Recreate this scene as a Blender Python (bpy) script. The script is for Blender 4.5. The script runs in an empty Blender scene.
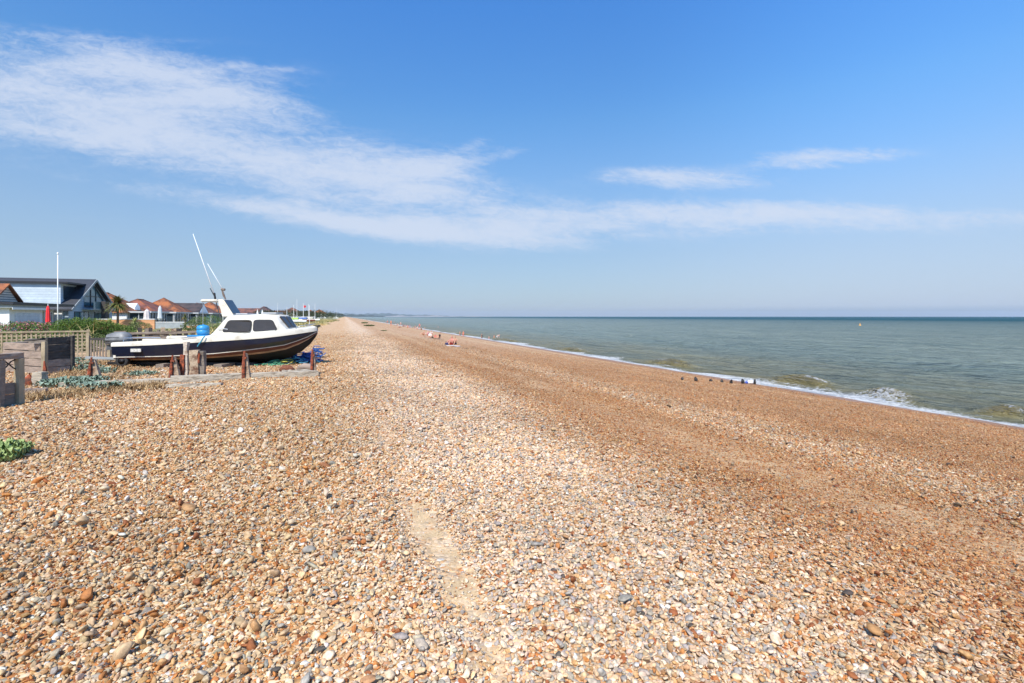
import bpy, bmesh, math, random
import numpy as np
from mathutils import Vector, Matrix, Euler
R = math.radians
scene = bpy.context.scene
COL = scene.collection
random.seed(7); rng = np.random.default_rng(7)

# ---------------------------------------------------------------- camera, world, sun
CH, F, HY = 1.6, 500.0, 316.5          # eye height, focal length in pixels, horizon row
cam_d = bpy.data.cameras.new('camera'); cam = bpy.data.objects.new('camera', cam_d); COL.objects.link(cam)
cam.location = (0, 0, CH); cam.rotation_euler = (R(90), 0, 0)
cam_d.sensor_width = 36; cam_d.lens = F / 1024 * 36
cam_d.shift_y = (HY - 341.5) / 1024
cam_d.clip_start = 0.05; cam_d.clip_end = 60000
scene.camera = cam
SUN_EL, SUN_AZ = R(50), R(193)
HAZE = 0.00005
scene.view_settings.view_transform = 'Standard'; scene.view_settings.look = 'None'
scene.view_settings.gamma = 1; scene.view_settings.use_curve_mapping = False
scene.view_settings.exposure = 0.62

class NT:
    """small node builder"""
    def __init__(s, tree): s.t = tree
    def n(s, typ, ins=None, **kw):
        nd = s.t.nodes.new(typ)
        for k, v in kw.items(): setattr(nd, k, v)
        for k, v in (ins or {}).items():
            sock = nd.inputs[k]
            if isinstance(v, bpy.types.NodeSocket): s.t.links.new(v, sock)
            else: sock.default_value = v
        return nd
    def m(s, op, a, b=None, c=None, clamp=False):
        ins = {0: a}
        if b is not None: ins[1] = b
        if c is not None: ins[2] = c
        nd = s.n('ShaderNodeMath', ins, operation=op); nd.use_clamp = clamp
        return nd.outputs[0]
    def ramp(s, fac, pts, interp='LINEAR'):
        nd = s.n('ShaderNodeValToRGB', {0: fac}); cr = nd.color_ramp; cr.interpolation = interp
        while len(cr.elements) < len(pts): cr.elements.new(0.5)
        for e, (p, c) in zip(cr.elements, pts):
            e.position = p; e.color = (*c, 1) if len(c) == 3 else c
        return nd.outputs[0]
    def mix(s, fac, a, b, blend='MIX'):
        nd = s.n('ShaderNodeMix', data_type='RGBA', blend_type=blend)
        for i, v in ((0, fac), (6, a), (7, b)):
            if isinstance(v, bpy.types.NodeSocket): s.t.links.new(v, nd.inputs[i])
            else: nd.inputs[i].default_value = v if i == 0 or len(v) == 4 else (*v, 1)
        return nd.outputs[2]

world = bpy.data.worlds.new('World'); scene.world = world; world.use_nodes = True
w = NT(world.node_tree); world.node_tree.nodes.clear()
sky = w.n('ShaderNodeTexSky', sky_type='NISHITA', sun_disc=False, sun_elevation=SUN_EL, sun_rotation=SUN_AZ,
          altitude=0, air_density=1.0, dust_density=0.6, ozone_density=2.2)
tc = w.n('ShaderNodeTexCoord')
sep = w.n('ShaderNodeSeparateXYZ', {0: tc.outputs['Generated']})
az = w.m('ARCTAN2', sep.outputs[0], sep.outputs[1])
el = w.m('ARCSINE', sep.outputs[2])
# cirrus laid out by world direction (bearing and height over the far sea)
yc = w.m('MAXIMUM', sep.outputs[1], 0.12)
gu = w.m('DIVIDE', sep.outputs[0], yc); gv = w.m('DIVIDE', sep.outputs[2], yc)
vec = w.n('ShaderNodeCombineXYZ', {0: gu, 1: gv})
rot = w.n('ShaderNodeVectorRotate', {0: vec.outputs[0], 'Angle': R(6)}, rotation_type='Z_AXIS')
mp = w.n('ShaderNodeMapping', {0: rot.outputs[0], 'Scale': (1.9, 9.0, 1)})
nz1 = w.n('ShaderNodeTexNoise', {'Vector': mp.outputs[0], 'Scale': 2.0, 'Detail': 9, 'Roughness': 0.6, 'Distortion': 0.5}).outputs[0]
mp2 = w.n('ShaderNodeMapping', {0: rot.outputs[0], 'Scale': (6, 15, 1)})
nz2 = w.n('ShaderNodeTexNoise', {'Vector': mp2.outputs[0], 'Scale': 5, 'Detail': 9, 'Roughness': 0.72, 'Distortion': 0.9}).outputs[0]
blobs = [  # px, py, half length, half height, tilt (deg, down to the right), weight
    (50, 92, 225, 54, 5, .95), (140, 66, 120, 24, 8, .7), (170, 143, 210, 30, 9, .9), (375, 178, 120, 30, 8, 1.1), (445, 166, 60, 17, -8, .6),
    (250, 206, 165, 9, 9, .75), (400, 229, 160, 13, 6, .95), (545, 222, 135, 22, -2, .9), (505, 154, 24, 7, -10, .75), (476, 146, 15, 8, -20, .5),
    (262, 68, 50, 4, 4, .3), (230, 98, 80, 14, 8, .6), (688, 178, 92, 11, 1, 1.15), (825, 156, 90, 9, -2, 0.95), (790, 166, 60, 4, 2, .5),
    (725, 212, 120, 13, 0, .8), (905, 214, 190, 11, 1, .75), (770, 228, 260, 14, 0, .4), (80, 218, 60, 4, 2, .3), (60, 246, 70, 4, 2, .25)]
tot = None
for (px, py, rx, ry, tilt, wt) in blobs:
    a0, e0 = (px - 512) / F, (HY - py) / F; rx, ry = rx / F, ry / F; c, s_ = math.cos(R(tilt)), math.sin(R(tilt))
    dx = w.m('SUBTRACT', gu, a0); dy = w.m('SUBTRACT', gv, e0)
    X = w.m('ADD', w.m('MULTIPLY', dx, c / rx), w.m('MULTIPLY', dy, -s_ / rx))
    Y = w.m('ADD', w.m('MULTIPLY', dx, s_ / ry), w.m('MULTIPLY', dy, c / ry))
    d2 = w.m('ADD', w.m('MULTIPLY', X, X), w.m('MULTIPLY', Y, Y))
    g = w.m('MULTIPLY', w.m('EXPONENT', w.m('MULTIPLY', d2, -1.1)), wt)
    tot = g if tot is None else w.m('ADD', tot, g)
dens = w.m('ADD', tot, w.m('MULTIPLY', w.m('SUBTRACT', nz1, 0.5), 2.6))
dens = w.m('ADD', dens, w.m('MULTIPLY', w.m('SUBTRACT', nz2, 0.5), 1.5))
dens = w.m('MULTIPLY', dens, w.m('MULTIPLY', tot, 2.2, clamp=True)); dens = w.m('MULTIPLY', dens, w.m('GREATER_THAN', sep.outputs[1], 0.13))
cl = w.n('ShaderNodeMapRange', {0: dens, 1: 0.0, 2: 1.55, 3: 0.0, 4: 0.80}, interpolation_type='SMOOTHSTEP').outputs[0]
# thin low haze bank over the sea horizon and a faint milky veil low down
veil = w.n('ShaderNodeMapRange', {0: el, 1: 0.0, 2: 0.42, 3: 0.66, 4: 0.0}, interpolation_type='SMOOTHSTEP').outputs[0]
air = w.ramp(w.m('MULTIPLY', el, 1.0), [(0.0, (.74, .79, .90)), (.12, (.62, .79, .96)), (.37, (.66, 1.10, 1.38)), (.56, (.54, 1.16, 1.75)), (1.0, (.54, 1.16, 1.75))])
col = w.mix(1.0, sky.outputs[0], air, 'MULTIPLY')
lift = w.n('ShaderNodeMapRange', {0: az, 1: .15, 2: .8, 3: 1.0, 4: 1.26}, interpolation_type='SMOOTHSTEP').outputs[0]
col = w.n('ShaderNodeVectorMath', {0: col, 'Scale': lift}, operation='SCALE').outputs[0]
col = w.mix(veil, col, (3.0, 3.9, 4.95))
low = w.m('MULTIPLY', w.n('ShaderNodeMapRange', {0: el, 1: 0.0, 2: 0.3, 3: 0.5, 4: 0.0}, interpolation_type='SMOOTHSTEP').outputs[0], w.n('ShaderNodeMapRange', {0: az, 1: 0.0, 2: 0.7}, interpolation_type='SMOOTHSTEP').outputs[0])
col = w.mix(low, col, (4.0, 4.6, 5.8))
col = w.mix(cl, col, (5.0, 5.5, 6.5))
bankn = w.n('ShaderNodeTexNoise', {'Vector': vec.outputs[0], 'Scale': 5.0, 'Detail': 3}).outputs[0]
bank = w.m('MULTIPLY', w.n('ShaderNodeMapRange', {0: w.m('ADD', el, w.m('MULTIPLY', bankn, 0.008)), 1: 0.012, 2: 0.023, 3: 1, 4: 0}, interpolation_type='SMOOTHSTEP').outputs[0],
           w.n('ShaderNodeMapRange', {0: az, 1: 0.1, 2: 0.55, 3: 0, 4: 0.65}).outputs[0])
col = w.mix(bank, col, (2.65, 3.55, 4.2))
bg = w.n('ShaderNodeBackground', {0: col, 1: 0.091})
out = w.n('ShaderNodeOutputWorld', {0: bg.outputs[0]})

sd = bpy.data.lights.new('sun', 'SUN'); sd.energy = 4.2; sd.angle = R(0.53); sd.color = (1, 0.945, 0.86)
sun = bpy.data.objects.new('sun', sd); COL.objects.link(sun)
to_sun = Vector((math.cos(SUN_EL) * math.sin(SUN_AZ), math.cos(SUN_EL) * math.cos(SUN_AZ), math.sin(SUN_EL)))
sun.rotation_euler = to_sun.to_track_quat('Z', 'Y').to_euler(); sun.location = (-10, -10, 30)

# ---------------------------------------------------------------- helpers
M0 = 0.334                                    # the beach runs along (-M0, 1)
UL = math.hypot(M0, 1); U = (-M0 / UL, 1 / UL); V = (1 / UL, M0 / UL); ROT = math.atan2(V[1], V[0])
SEA = -2.5
_ps = np.array([-700, -60, -30, -12, 0, 2.5, 5, 8, 12, 14.5, 16, 20, 25, 30, 40, 80])
_pz = np.array([-1.0, -.5, -.15, 0, 0, -.03, -.22, -.62, -1.13, -1.32, -1.5, -2.0, -2.5, -3.1, -4.2, -6])
_gs = np.arange(-700, 80, .25); _gz = np.interp(_gs, _ps, _pz)
_k = np.exp(-np.linspace(-2, 2, 17) ** 2); _k /= _k.sum(); _gz2 = np.convolve(np.pad(_gz, 8, 'edge'), _k, 'valid')
def gz(x, y):
    x = np.asarray(x, float); y = np.asarray(y, float); s = x + M0 * y
    z = np.interp(s, _gs, _gz2)
    near = np.exp(-np.clip(y, 0, 200) / 60)
    z = z + near * (.018 * np.sin(s * 2.1 + .4 * np.sin(y * .7)) + .02 * np.sin(y * .9 + s * .6) * np.sin(s * .8 + 1) + .012 * np.sin(y * 2.3 + 1.2 * np.sin(s * 1.7)))
    z = z - .03 * np.exp(-((s - .62 - .08 * np.sin(y * .8)) / .16) ** 2) * near
    z = z + .07 * np.exp(-((s - 19.6 - .25 * np.sin(y * .25)) / .7) ** 2)
    return z
def G(px, py, lift=0):
    """ground point seen at a pixel"""
    k = (px - 512) / F; Y = 800 / max(py - HY, .3)
    for _ in range(40): Y = .5 * Y + .5 * F * (CH - float(gz(k * Y, Y))) / max(py - HY, .3)
    return Vector((k * Y, Y, float(gz(k * Y, Y)) + lift))
def W(px, py, Y): return Vector(((px - 512) / F * Y, Y, CH - (py - HY) / F * Y))
def on_ground(x, y, lift=0): return Vector((x, y, float(gz(x, y)) + lift))
def SY(s, Y): return (s - M0 * Y, Y)

def tag(o, label=None, cat=None, group=None, kind=None):
    if label: o['label'] = label
    if cat: o['category'] = cat
    if group: o['group'] = group
    if kind: o['kind'] = kind
    return o
def empty(name, loc=(0, 0, 0), rz=0, **kw):
    o = bpy.data.objects.new(name, None); COL.objects.link(o); o.location = loc; o.rotation_euler = (0, 0, rz)
    o.empty_display_size = .2
    return tag(o, **kw)
def link_mesh(name, me, mats, parent=None, smooth=False, loc=None):
    o = bpy.data.objects.new(name, me); COL.objects.link(o)
    for m_ in (mats if isinstance(mats, (list, tuple)) else [mats]): me.materials.append(m_)
    if smooth: me.shade_smooth()
    if parent: o.parent = parent
    if loc is not None: o.location = loc
    return o
def copy_tree(o, parent=None):
    c = o.copy(); COL.objects.link(c)
    if parent: c.parent = parent
    for ch in list(o.children): copy_tree(ch, c)
    return c
def fast_mesh(name, V_, F_, k):
    """V_ (n,3), F_ (m,k)"""
    me = bpy.data.meshes.new(name); n, m_ = len(V_), len(F_)
    me.vertices.add(n); me.vertices.foreach_set('co', np.asarray(V_, np.float32).ravel())
    me.loops.add(m_ * k); me.loops.foreach_set('vertex_index', np.asarray(F_, np.int32).ravel())
    me.polygons.add(m_); me.polygons.foreach_set('loop_start', np.arange(0, m_ * k, k, dtype=np.int32))
    me.update(calc_edges=True); return me

class MB:
    def __init__(s): s.v = []; s.f = []; s.mi = []; s.cur = 0
    def add(s, vs, fs):
        b = len(s.v); s.v += [tuple(v) for v in vs]; s.f += [tuple(i + b for i in f) for f in fs]; s.mi += [s.cur] * len(fs); return s
    def box(s, a, b, mtx=None, taper=0):
        (x0, y0, z0), (x1, y1, z1) = a, b
        vs = [Vector(p) for p in ((x0, y0, z0), (x1, y0, z0), (x1, y1, z0), (x0, y1, z0), (x0 + taper, y0 + taper, z1), (x1 - taper, y0 + taper, z1), (x1 - taper, y1 - taper, z1), (x0 + taper, y1 - taper, z1))]
        if mtx is not None: vs = [mtx @ v for v in vs]
        return s.add(vs, [(3, 2, 1, 0), (4, 5, 6, 7), (0, 1, 5, 4), (1, 2, 6, 5), (2, 3, 7, 6), (3, 0, 4, 7)])
    def beam(s, p, q, w_, h, rough=0, seg=1, up=(0, 0, 1), twist=0):
        """squared timber from p to q, w_ wide and h high, with worn uneven section"""
        p, q = Vector(p), Vector(q); d = (q - p).normalized(); up = Vector(up)
        sd_ = d.cross(up)
        if sd_.length < .05: up = Vector((0, 1, 0)); sd_ = d.cross(up)
        sd_.normalize(); up = sd_.cross(d); rings = []
        for i in range(seg + 1):
            c = p.lerp(q, i / seg); r = []
            for (a, b) in ((-1, -1), (0, -1.03), (1, -1), (1.03, 0), (1, 1), (0, 1.03), (-1, 1), (-1.03, 0)):
                jw = random.uniform(-rough, rough); jh = random.uniform(-rough, rough)
                r.append(c + sd_ * (a * w_ / 2 + jw) + up * (b * h / 2 + jh))
            rings.append(r)
        return s.loft(rings)
    def loft(s, rings, caps=True, closed=True):
        n = len(rings[0]); vs = [v for r in rings for v in r]; fs = []
        for i in range(len(rings) - 1):
            for j in range(n if closed else n - 1):
                k = (j + 1) % n
                fs.append((i * n + j, i * n + k, (i + 1) * n + k, (i + 1) * n + j))
        if caps: fs += [tuple(range(n))[::-1], tuple((len(rings) - 1) * n + j for j in range(n))]
        return s.add(vs, fs)
    def tube(s, pts, r, n=8, caps=True):
        pts = [Vector(p) for p in pts]; rr = r if isinstance(r, (list, tuple)) else [r] * len(pts); rings = []
        for i, p in enumerate(pts):
            d = (pts[min(i + 1, len(pts) - 1)] - pts[max(i - 1, 0)]).normalized()
            a = d.cross(Vector((0, 0, 1)))
            if a.length < .1: a = d.cross(Vector((1, 0, 0)))
            a.normalize(); b = a.cross(d)
            rings.append([p + (a * math.cos(2 * math.pi * j / n) + b * math.sin(2 * math.pi * j / n)) * rr[i] for j in range(n)])
        return s.loft(rings, caps)
    def prism(s, poly, off):
        """poly: 3-D points of a flat outline; off: extrusion vector"""
        off = Vector(off); n = len(poly); vs = [Vector(p) for p in poly] + [Vector(p) + off for p in poly]
        return s.add(vs, [tuple(range(n))[::-1], tuple(range(n, 2 * n))] + [(j, (j + 1) % n, n + (j + 1) % n, n + j) for j in range(n)])
    def build(s, name, mats, parent=None, smooth=False, bevel=0, loc=None):
        me = bpy.data.meshes.new(name); me.from_pydata([tuple(v) for v in s.v], [], s.f)
        me.polygons.foreach_set('material_index', s.mi)
        bm = bmesh.new(); bm.from_mesh(me); bmesh.ops.recalc_face_normals(bm, faces=bm.faces)
        if bevel: bmesh.ops.bevel(bm, geom=[e for e in bm.edges if len(e.link_faces) == 2 and e.calc_face_angle(0) > .6], offset=bevel, segments=2, affect='EDGES', clamp_overlap=True)
        bm.to_mesh(me); bm.free(); me.update()
        o = link_mesh(name, me, mats, parent, smooth, loc)
        return o

MATS = {}
def mat(name, col, rough=.6, var=.12, scale=3.0, bump=0, bscale=30, metal=0, col2=None, stretch=None, spec=.5, wear=.5, coat=0):
    if name in MATS: return MATS[name]
    m_ = bpy.data.materials.new(name); m_.use_nodes = True; t = NT(m_.node_tree); b = m_.node_tree.nodes['Principled BSDF']
    tcn = t.n('ShaderNodeTexCoord').outputs['Object']
    if stretch: tcn = t.n('ShaderNodeMapping', {0: tcn, 'Scale': stretch}).outputs[0]
    nz = t.n('ShaderNodeTexNoise', {'Vector': tcn, 'Scale': scale, 'Detail': 8, 'Roughness': .65}).outputs[0]
    f = t.n('ShaderNodeMapRange', {0: nz, 1: .3, 2: .7, 3: 0, 4: 1}).outputs[0]
    c2 = col2 if col2 else tuple(max(0, c * (1 - var * 2)) for c in col)
    c1 = tuple(min(1, c * (1 + var)) for c in col)
    if col2: f = t.n('ShaderNodeMapRange', {0: nz, 1: wear - .08, 2: wear + .08, 3: 0, 4: 1}).outputs[0]
    c = t.mix(f, (*c2, 1), (*c1, 1)); m_.node_tree.links.new(c, b.inputs['Base Color'])
    b.inputs['Roughness'].default_value = rough; b.inputs['Metallic'].default_value = metal
    b.inputs['Specular IOR Level'].default_value = spec; b.inputs['Coat Weight'].default_value = coat
    if bump:
        n2 = t.n('ShaderNodeTexNoise', {'Vector': tcn, 'Scale': bscale, 'Detail': 5}).outputs[0]
        bp = t.n('ShaderNodeBump', {'Height': n2, 'Strength': bump, 'Distance': .02}); m_.node_tree.links.new(bp.outputs[0], b.inputs['Normal'])
    MATS[name] = m_; return m_
def stripes(name, col, dark, period, axis=2, rough=.6, gap=.12, bump=.6):
    """boarded or slatted surface: grooves every period metres along one axis"""
    m_ = mat(name, col, rough, .1, 1.5); t = NT(m_.node_tree); b = m_.node_tree.nodes['Principled BSDF']
    tcn = t.n('ShaderNodeTexCoord').outputs['Object']; sp = t.n('ShaderNodeSeparateXYZ', {0: tcn}).outputs[axis]
    fr = t.m('FRACT', t.m('DIVIDE', sp, period)); prev = b.inputs['Base Color'].links[0].from_socket
    cell = t.n('ShaderNodeTexWhiteNoise', {'W': t.m('FLOOR', t.m('DIVIDE', sp, period))}, noise_dimensions='1D').outputs[0]
    prev = t.mix(t.m('MULTIPLY', cell, .3), prev, tuple(c * .6 for c in col))
    g_ = t.m('LESS_THAN', fr, gap); c = t.mix(g_, prev, dark); m_.node_tree.links.new(c, b.inputs['Base Color'])
    bp = t.n('ShaderNodeBump', {'Height': fr, 'Strength': bump, 'Distance': .03}); m_.node_tree.links.new(bp.outputs[0], b.inputs['Normal'])
    return m_

# ---------------------------------------------------------------- shingle colours
PAL = np.array([(.57, .385, .215), (.63, .48, .325), (.46, .26, .11), (.45, .18, .05), (.27, .09, .028), (.31, .275, .23), (.37, .31, .225), (.075, .06, .048), (.67, .62, .53)])
ZL = np.array([.27, .18, .22, .15, .05, .045, .04, .012, .033])
ZP = np.array([.26, .28, .13, .025, .03, .10, .14, .01, .015])
ZT = np.array([(.94, .93, .885), (1.03, 1.0, 1.01), (.76, .66, .55), (.88, .83, .78)])   # L, P, B, C: stone colour by sorted band
ZB = np.array([.21, .10, .30, .18, .11, .04, .04, .02, .00])
ZC = np.array([.20, .20, .20, .13, .07, .06, .08, .025, .035])
def zone_w(s, y):
    """weights of the four mixes across the beach"""
    ws = s + .12 * np.sin(y * .9) + .2 * np.sin(y * .31 + 1)
    P = np.interp(ws, [-.3, .9, 2.5, 4.1], [0, 1, 1, 0]); Bn = np.interp(ws, [2.4, 4.6, 6.0, 7.2, 8.6, 10.5], [0, 1, 1, .1, .15, .85])
    Bn = Bn * np.interp(y, [14, 60], [1, .35])
    Cn = np.clip(1 - P - Bn, 0, 1) * (ws > 2.5); L = np.clip(1 - P - Bn - Cn, 0, 1)
    return L, P, Bn, Cn

# ---------------------------------------------------------------- ground
def grid_mesh(name, xs, ys, zf):
    S, Y = np.meshgrid(xs, ys); X = S - M0 * Y; Z = zf(X, Y, S)
    Vv = np.stack([X, Y, Z], -1).reshape(-1, 3); nx, ny = len(xs), len(ys)
    i = (np.arange(ny - 1)[:, None] * nx + np.arange(nx - 1)[None, :]).ravel()
    return fast_mesh(name, Vv, np.stack([i, i + 1, i + nx + 1, i + nx], -1), 4), S.ravel(), Y.ravel()
xs = np.unique(np.concatenate([np.linspace(-700, -60, 20), np.linspace(-60, -12, 40), np.arange(-12, 30, .12), np.linspace(30, 80, 12)]))
ys = np.unique(np.concatenate([np.linspace(-40, 0, 12), np.arange(0, 20, .15), np.arange(20, 60, .6), np.geomspace(60, 9000, 90)]))
me, S_, Y_ = grid_mesh('shingle_ground', xs, ys, lambda X, Y, S: gz(X, Y))
gm = bpy.data.materials.new('shingle'); gm.use_nodes = True; t = NT(gm.node_tree); b = gm.node_tree.nodes['Principled BSDF']
geo = t.n('ShaderNodeNewGeometry').outputs['Position']; sp = t.n('ShaderNodeSeparateXYZ', {0: geo}); Yw = sp.outputs[1]
sC = t.m('ADD', sp.outputs[0], t.m('MULTIPLY', Yw, M0))
big = t.n('ShaderNodeTexNoise', {'Vector': geo, 'Scale': .35, 'Detail': 3}).outputs[0]
sW = t.m('ADD', sC, t.m('MULTIPLY', t.m('SUBTRACT', big, .5), 1.6))
flat = t.n('ShaderNodeVectorMath', {0: geo, 1: (1, 1, .0)}, operation='MULTIPLY').outputs[0]
rotv = t.n('ShaderNodeVectorRotate', {0: flat, 'Angle': -ROT}, rotation_type='Z_AXIS').outputs[0]
vo = t.n('ShaderNodeTexVoronoi', {'Vector': rotv, 'Scale': 30, 'Randomness': 1})
vo2 = t.n('ShaderNodeTexVoronoi', {'Vector': rotv, 'Scale': 5.5, 'Randomness': 1})
sel = t.n('ShaderNodeSeparateColor', {0: vo.outputs['Color']}).outputs[0]
sel2 = t.n('ShaderNodeSeparateColor', {0: vo2.outputs['Color']}).outputs[0]
def pal_ramp(fac, wts, tn=np.ones(3)):
    o = np.argsort(PAL.sum(1)); acc = 0; pts = []
    for i in o:
        if wts[i] <= 0: continue
        pts.append((min(acc, .999), tuple(PAL[i] * tn))); acc += wts[i]
    return t.ramp(fac, pts, 'CONSTANT')
def zcol(fac):
    def band(pts):
        lo, hi = -12, 28
        return t.ramp(t.m('DIVIDE', t.m('ADD', sW, -lo), hi - lo), [((p - lo) / (hi - lo), (v, v, v)) for p, v in pts])
    c = t.mix(band([(-.3, 0), (.9, 1), (2.5, 1), (4.1, 0)]), pal_ramp(fac, ZL, ZT[0]), pal_ramp(fac, ZP, ZT[1]))
    c = t.mix(band([(2.2, 0), (3.4, 1), (27, 1)]), c, pal_ramp(fac, ZC, ZT[3]))
    return t.mix(t.m('MULTIPLY', t.n('ShaderNodeMapRange', {0: Yw, 1: 14, 2: 60, 3: 1, 4: .35}).outputs[0], band([(2.4, 0), (4.6, 1), (6.0, 1), (7.2, .1), (8.6, .15), (10.5, .85), (22, 1)])), c, pal_ramp(fac, ZB, ZT[2]))
c = zcol(sel)
mot = t.m('MULTIPLY', t.n('ShaderNodeMapRange', {0: Yw, 1: 15, 2: 60, 3: .0, 4: .45}).outputs[0], 1.0)
c = t.mix(mot, c, zcol(sel2))
# sandy fines: narrow trail and streaks lower down the beach
nzs = t.n('ShaderNodeTexNoise', {'Vector': rotv, 'Scale': 3.0, 'Detail': 6, 'Roughness': .7}).outputs[0]
def bump_band(cn, wd, gain=1.0):
    d = t.m('DIVIDE', t.m('SUBTRACT', sW, cn), wd); return t.m('MULTIPLY', t.m('EXPONENT', t.m('MULTIPLY', t.m('MULTIPLY', d, d), -1)), gain)
sb = t.m('ADD', t.m('MULTIPLY', bump_band(.62, .16), t.n('ShaderNodeMapRange', {0: Yw, 1: 3.5, 2: 7, 3: 1, 4: .4}).outputs[0]), t.m('ADD', bump_band(5.4, .7, .5), t.m('ADD', bump_band(16.8, .9, .75), bump_band(21.3, .8, .7))))
sb = t.m('MULTIPLY', sb, t.n('ShaderNodeMapRange', {0: nzs, 1: .40, 2: .56}).outputs[0])
sandn = t.n('ShaderNodeTexNoise', {'Vector': rotv, 'Scale': 60, 'Detail': 4, 'Roughness': .8}).outputs[0]
c = t.mix(t.m('MULTIPLY', sb, 1.3, clamp=True), c, t.ramp(sandn, [(.35, (.30, .195, .10)), (.5, (.47, .33, .175)), (.65, (.56, .42, .25))]))
wet = t.n('ShaderNodeMapRange', {0: sW, 1: 21.8, 2: 23.8, 3: 0, 4: 1}).outputs[0]
c = t.mix(wet, c, (.27, .125, .05))
# back beach turf and soil
edge = t.n('ShaderNodeMapRange', {0: Yw, 1: 22, 2: 75, 3: -15, 4: -4.6}).outputs[0]
nzt = t.n('ShaderNodeTexNoise', {'Vector': geo, 'Scale': .5, 'Detail': 7, 'Roughness': .7}).outputs[0]
tf = t.n('ShaderNodeMapRange', {0: t.m('SUBTRACT', t.m('SUBTRACT', edge, sC), t.m('MULTIPLY', t.m('SUBTRACT', nzt, .5), 9)), 1: 0, 2: 1.2}).outputs[0]
nzg = t.n('ShaderNodeTexNoise', {'Vector': geo, 'Scale': 1.7, 'Detail': 8, 'Roughness': .7}).outputs[0]
turf = t.ramp(nzg, [(.3, (.05, .075, .02)), (.45, (.13, .14, .045)), (.58, (.30, .24, .10)), (.7, (.45, .35, .2))])
c = t.mix(1.0, c, t.ramp(t.n('ShaderNodeTexNoise', {'Vector': rotv, 'Scale': 3.2, 'Detail': 9, 'Roughness': .8}).outputs[0], [(.3, (.75, .73, .70)), (.5, (1.08, 1.07, 1.05)), (.7, (1.42, 1.42, 1.42))]), 'MULTIPLY'); c = t.mix(tf, c, turf)
gm.node_tree.links.new(c, b.inputs['Base Color'])
gm.node_tree.links.new(t.n('ShaderNodeMapRange', {0: wet, 3: .85, 4: .35}).outputs[0], b.inputs['Roughness'])
hgt = t.m('ADD', t.m('MULTIPLY', vo.outputs['Distance'], -1.0), t.m('MULTIPLY', sel, .5))
bp = t.n('ShaderNodeBump', {'Height': hgt, 'Strength': t.m('SUBTRACT', .8, t.m('MULTIPLY', sb, 1.1, clamp=True), clamp=True), 'Distance': .02}); gm.node_tree.links.new(bp.outputs[0], b.inputs['Normal'])
ground = link_mesh('shingle_beach', me, gm, smooth=True); tag(ground, kind='structure')

# loose pebbles as real geometry on the sheet
pm = bpy.data.materials.new('pebble'); pm.use_nodes = True; t = NT(pm.node_tree); b = pm.node_tree.nodes['Principled BSDF']
at = t.n('ShaderNodeAttribute', attribute_type='INSTANCER', attribute_name='pcol')
on = t.n('ShaderNodeTexCoord').outputs['Object']
nzp = t.n('ShaderNodeTexNoise', {'Vector': on, 'Scale': 2.2, 'Detail': 6, 'Roughness': .7}).outputs[0]
fp = t.n('ShaderNodeMapRange', {0: nzp, 1: .32, 2: .68, 3: .5, 4: 1.3}).outputs[0]
cp = t.n('ShaderNodeVectorMath', {0: at.outputs['Color'], 'Scale': fp}, operation='SCALE').outputs[0]
pm.node_tree.links.new(cp, b.inputs['Base Color']); b.inputs['Roughness'].default_value = .72; b.inputs['Specular IOR Level'].default_value = .35
pcoll = bpy.data.collections.new('pebble_shapes')
for i in range(14):
    bm = bmesh.new(); bmesh.ops.create_icosphere(bm, subdivisions=2, radius=.5)
    r_ = random.Random(i); ph = [r_.uniform(0, 6) for _ in range(6)]; sx = r_.uniform(.62, .95); sz = r_.uniform(.4, .75)
    for v in bm.verts:
        p = v.co * 2
        k = 1 + .16 * math.sin(p.x * 2.3 + ph[0]) + .14 * math.sin(p.y * 2.9 + ph[1] + p.x) + .12 * math.sin(p.z * 3.1 + ph[2]) + .06 * math.sin(p.x * 6 + ph[3])
        for q in range(4):   # broken flint facets
            nrm = Vector((math.cos(ph[q] * 3), math.sin(ph[q] * 3), math.sin(ph[q] * 5))).normalized()
            d = v.co.dot(nrm)
            if d > .24: v.co -= nrm * (d - .24) * .9
        v.co = Vector((v.co.x * k, v.co.y * k * sx, v.co.z * k * sz))
    me = bpy.data.meshes.new('pebble_shape'); bm.to_mesh(me); bm.free(); me.shade_smooth(); me.materials.append(pm)
    o = bpy.data.objects.new('pebble_shape', me); pcoll.objects.link(o)

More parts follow.
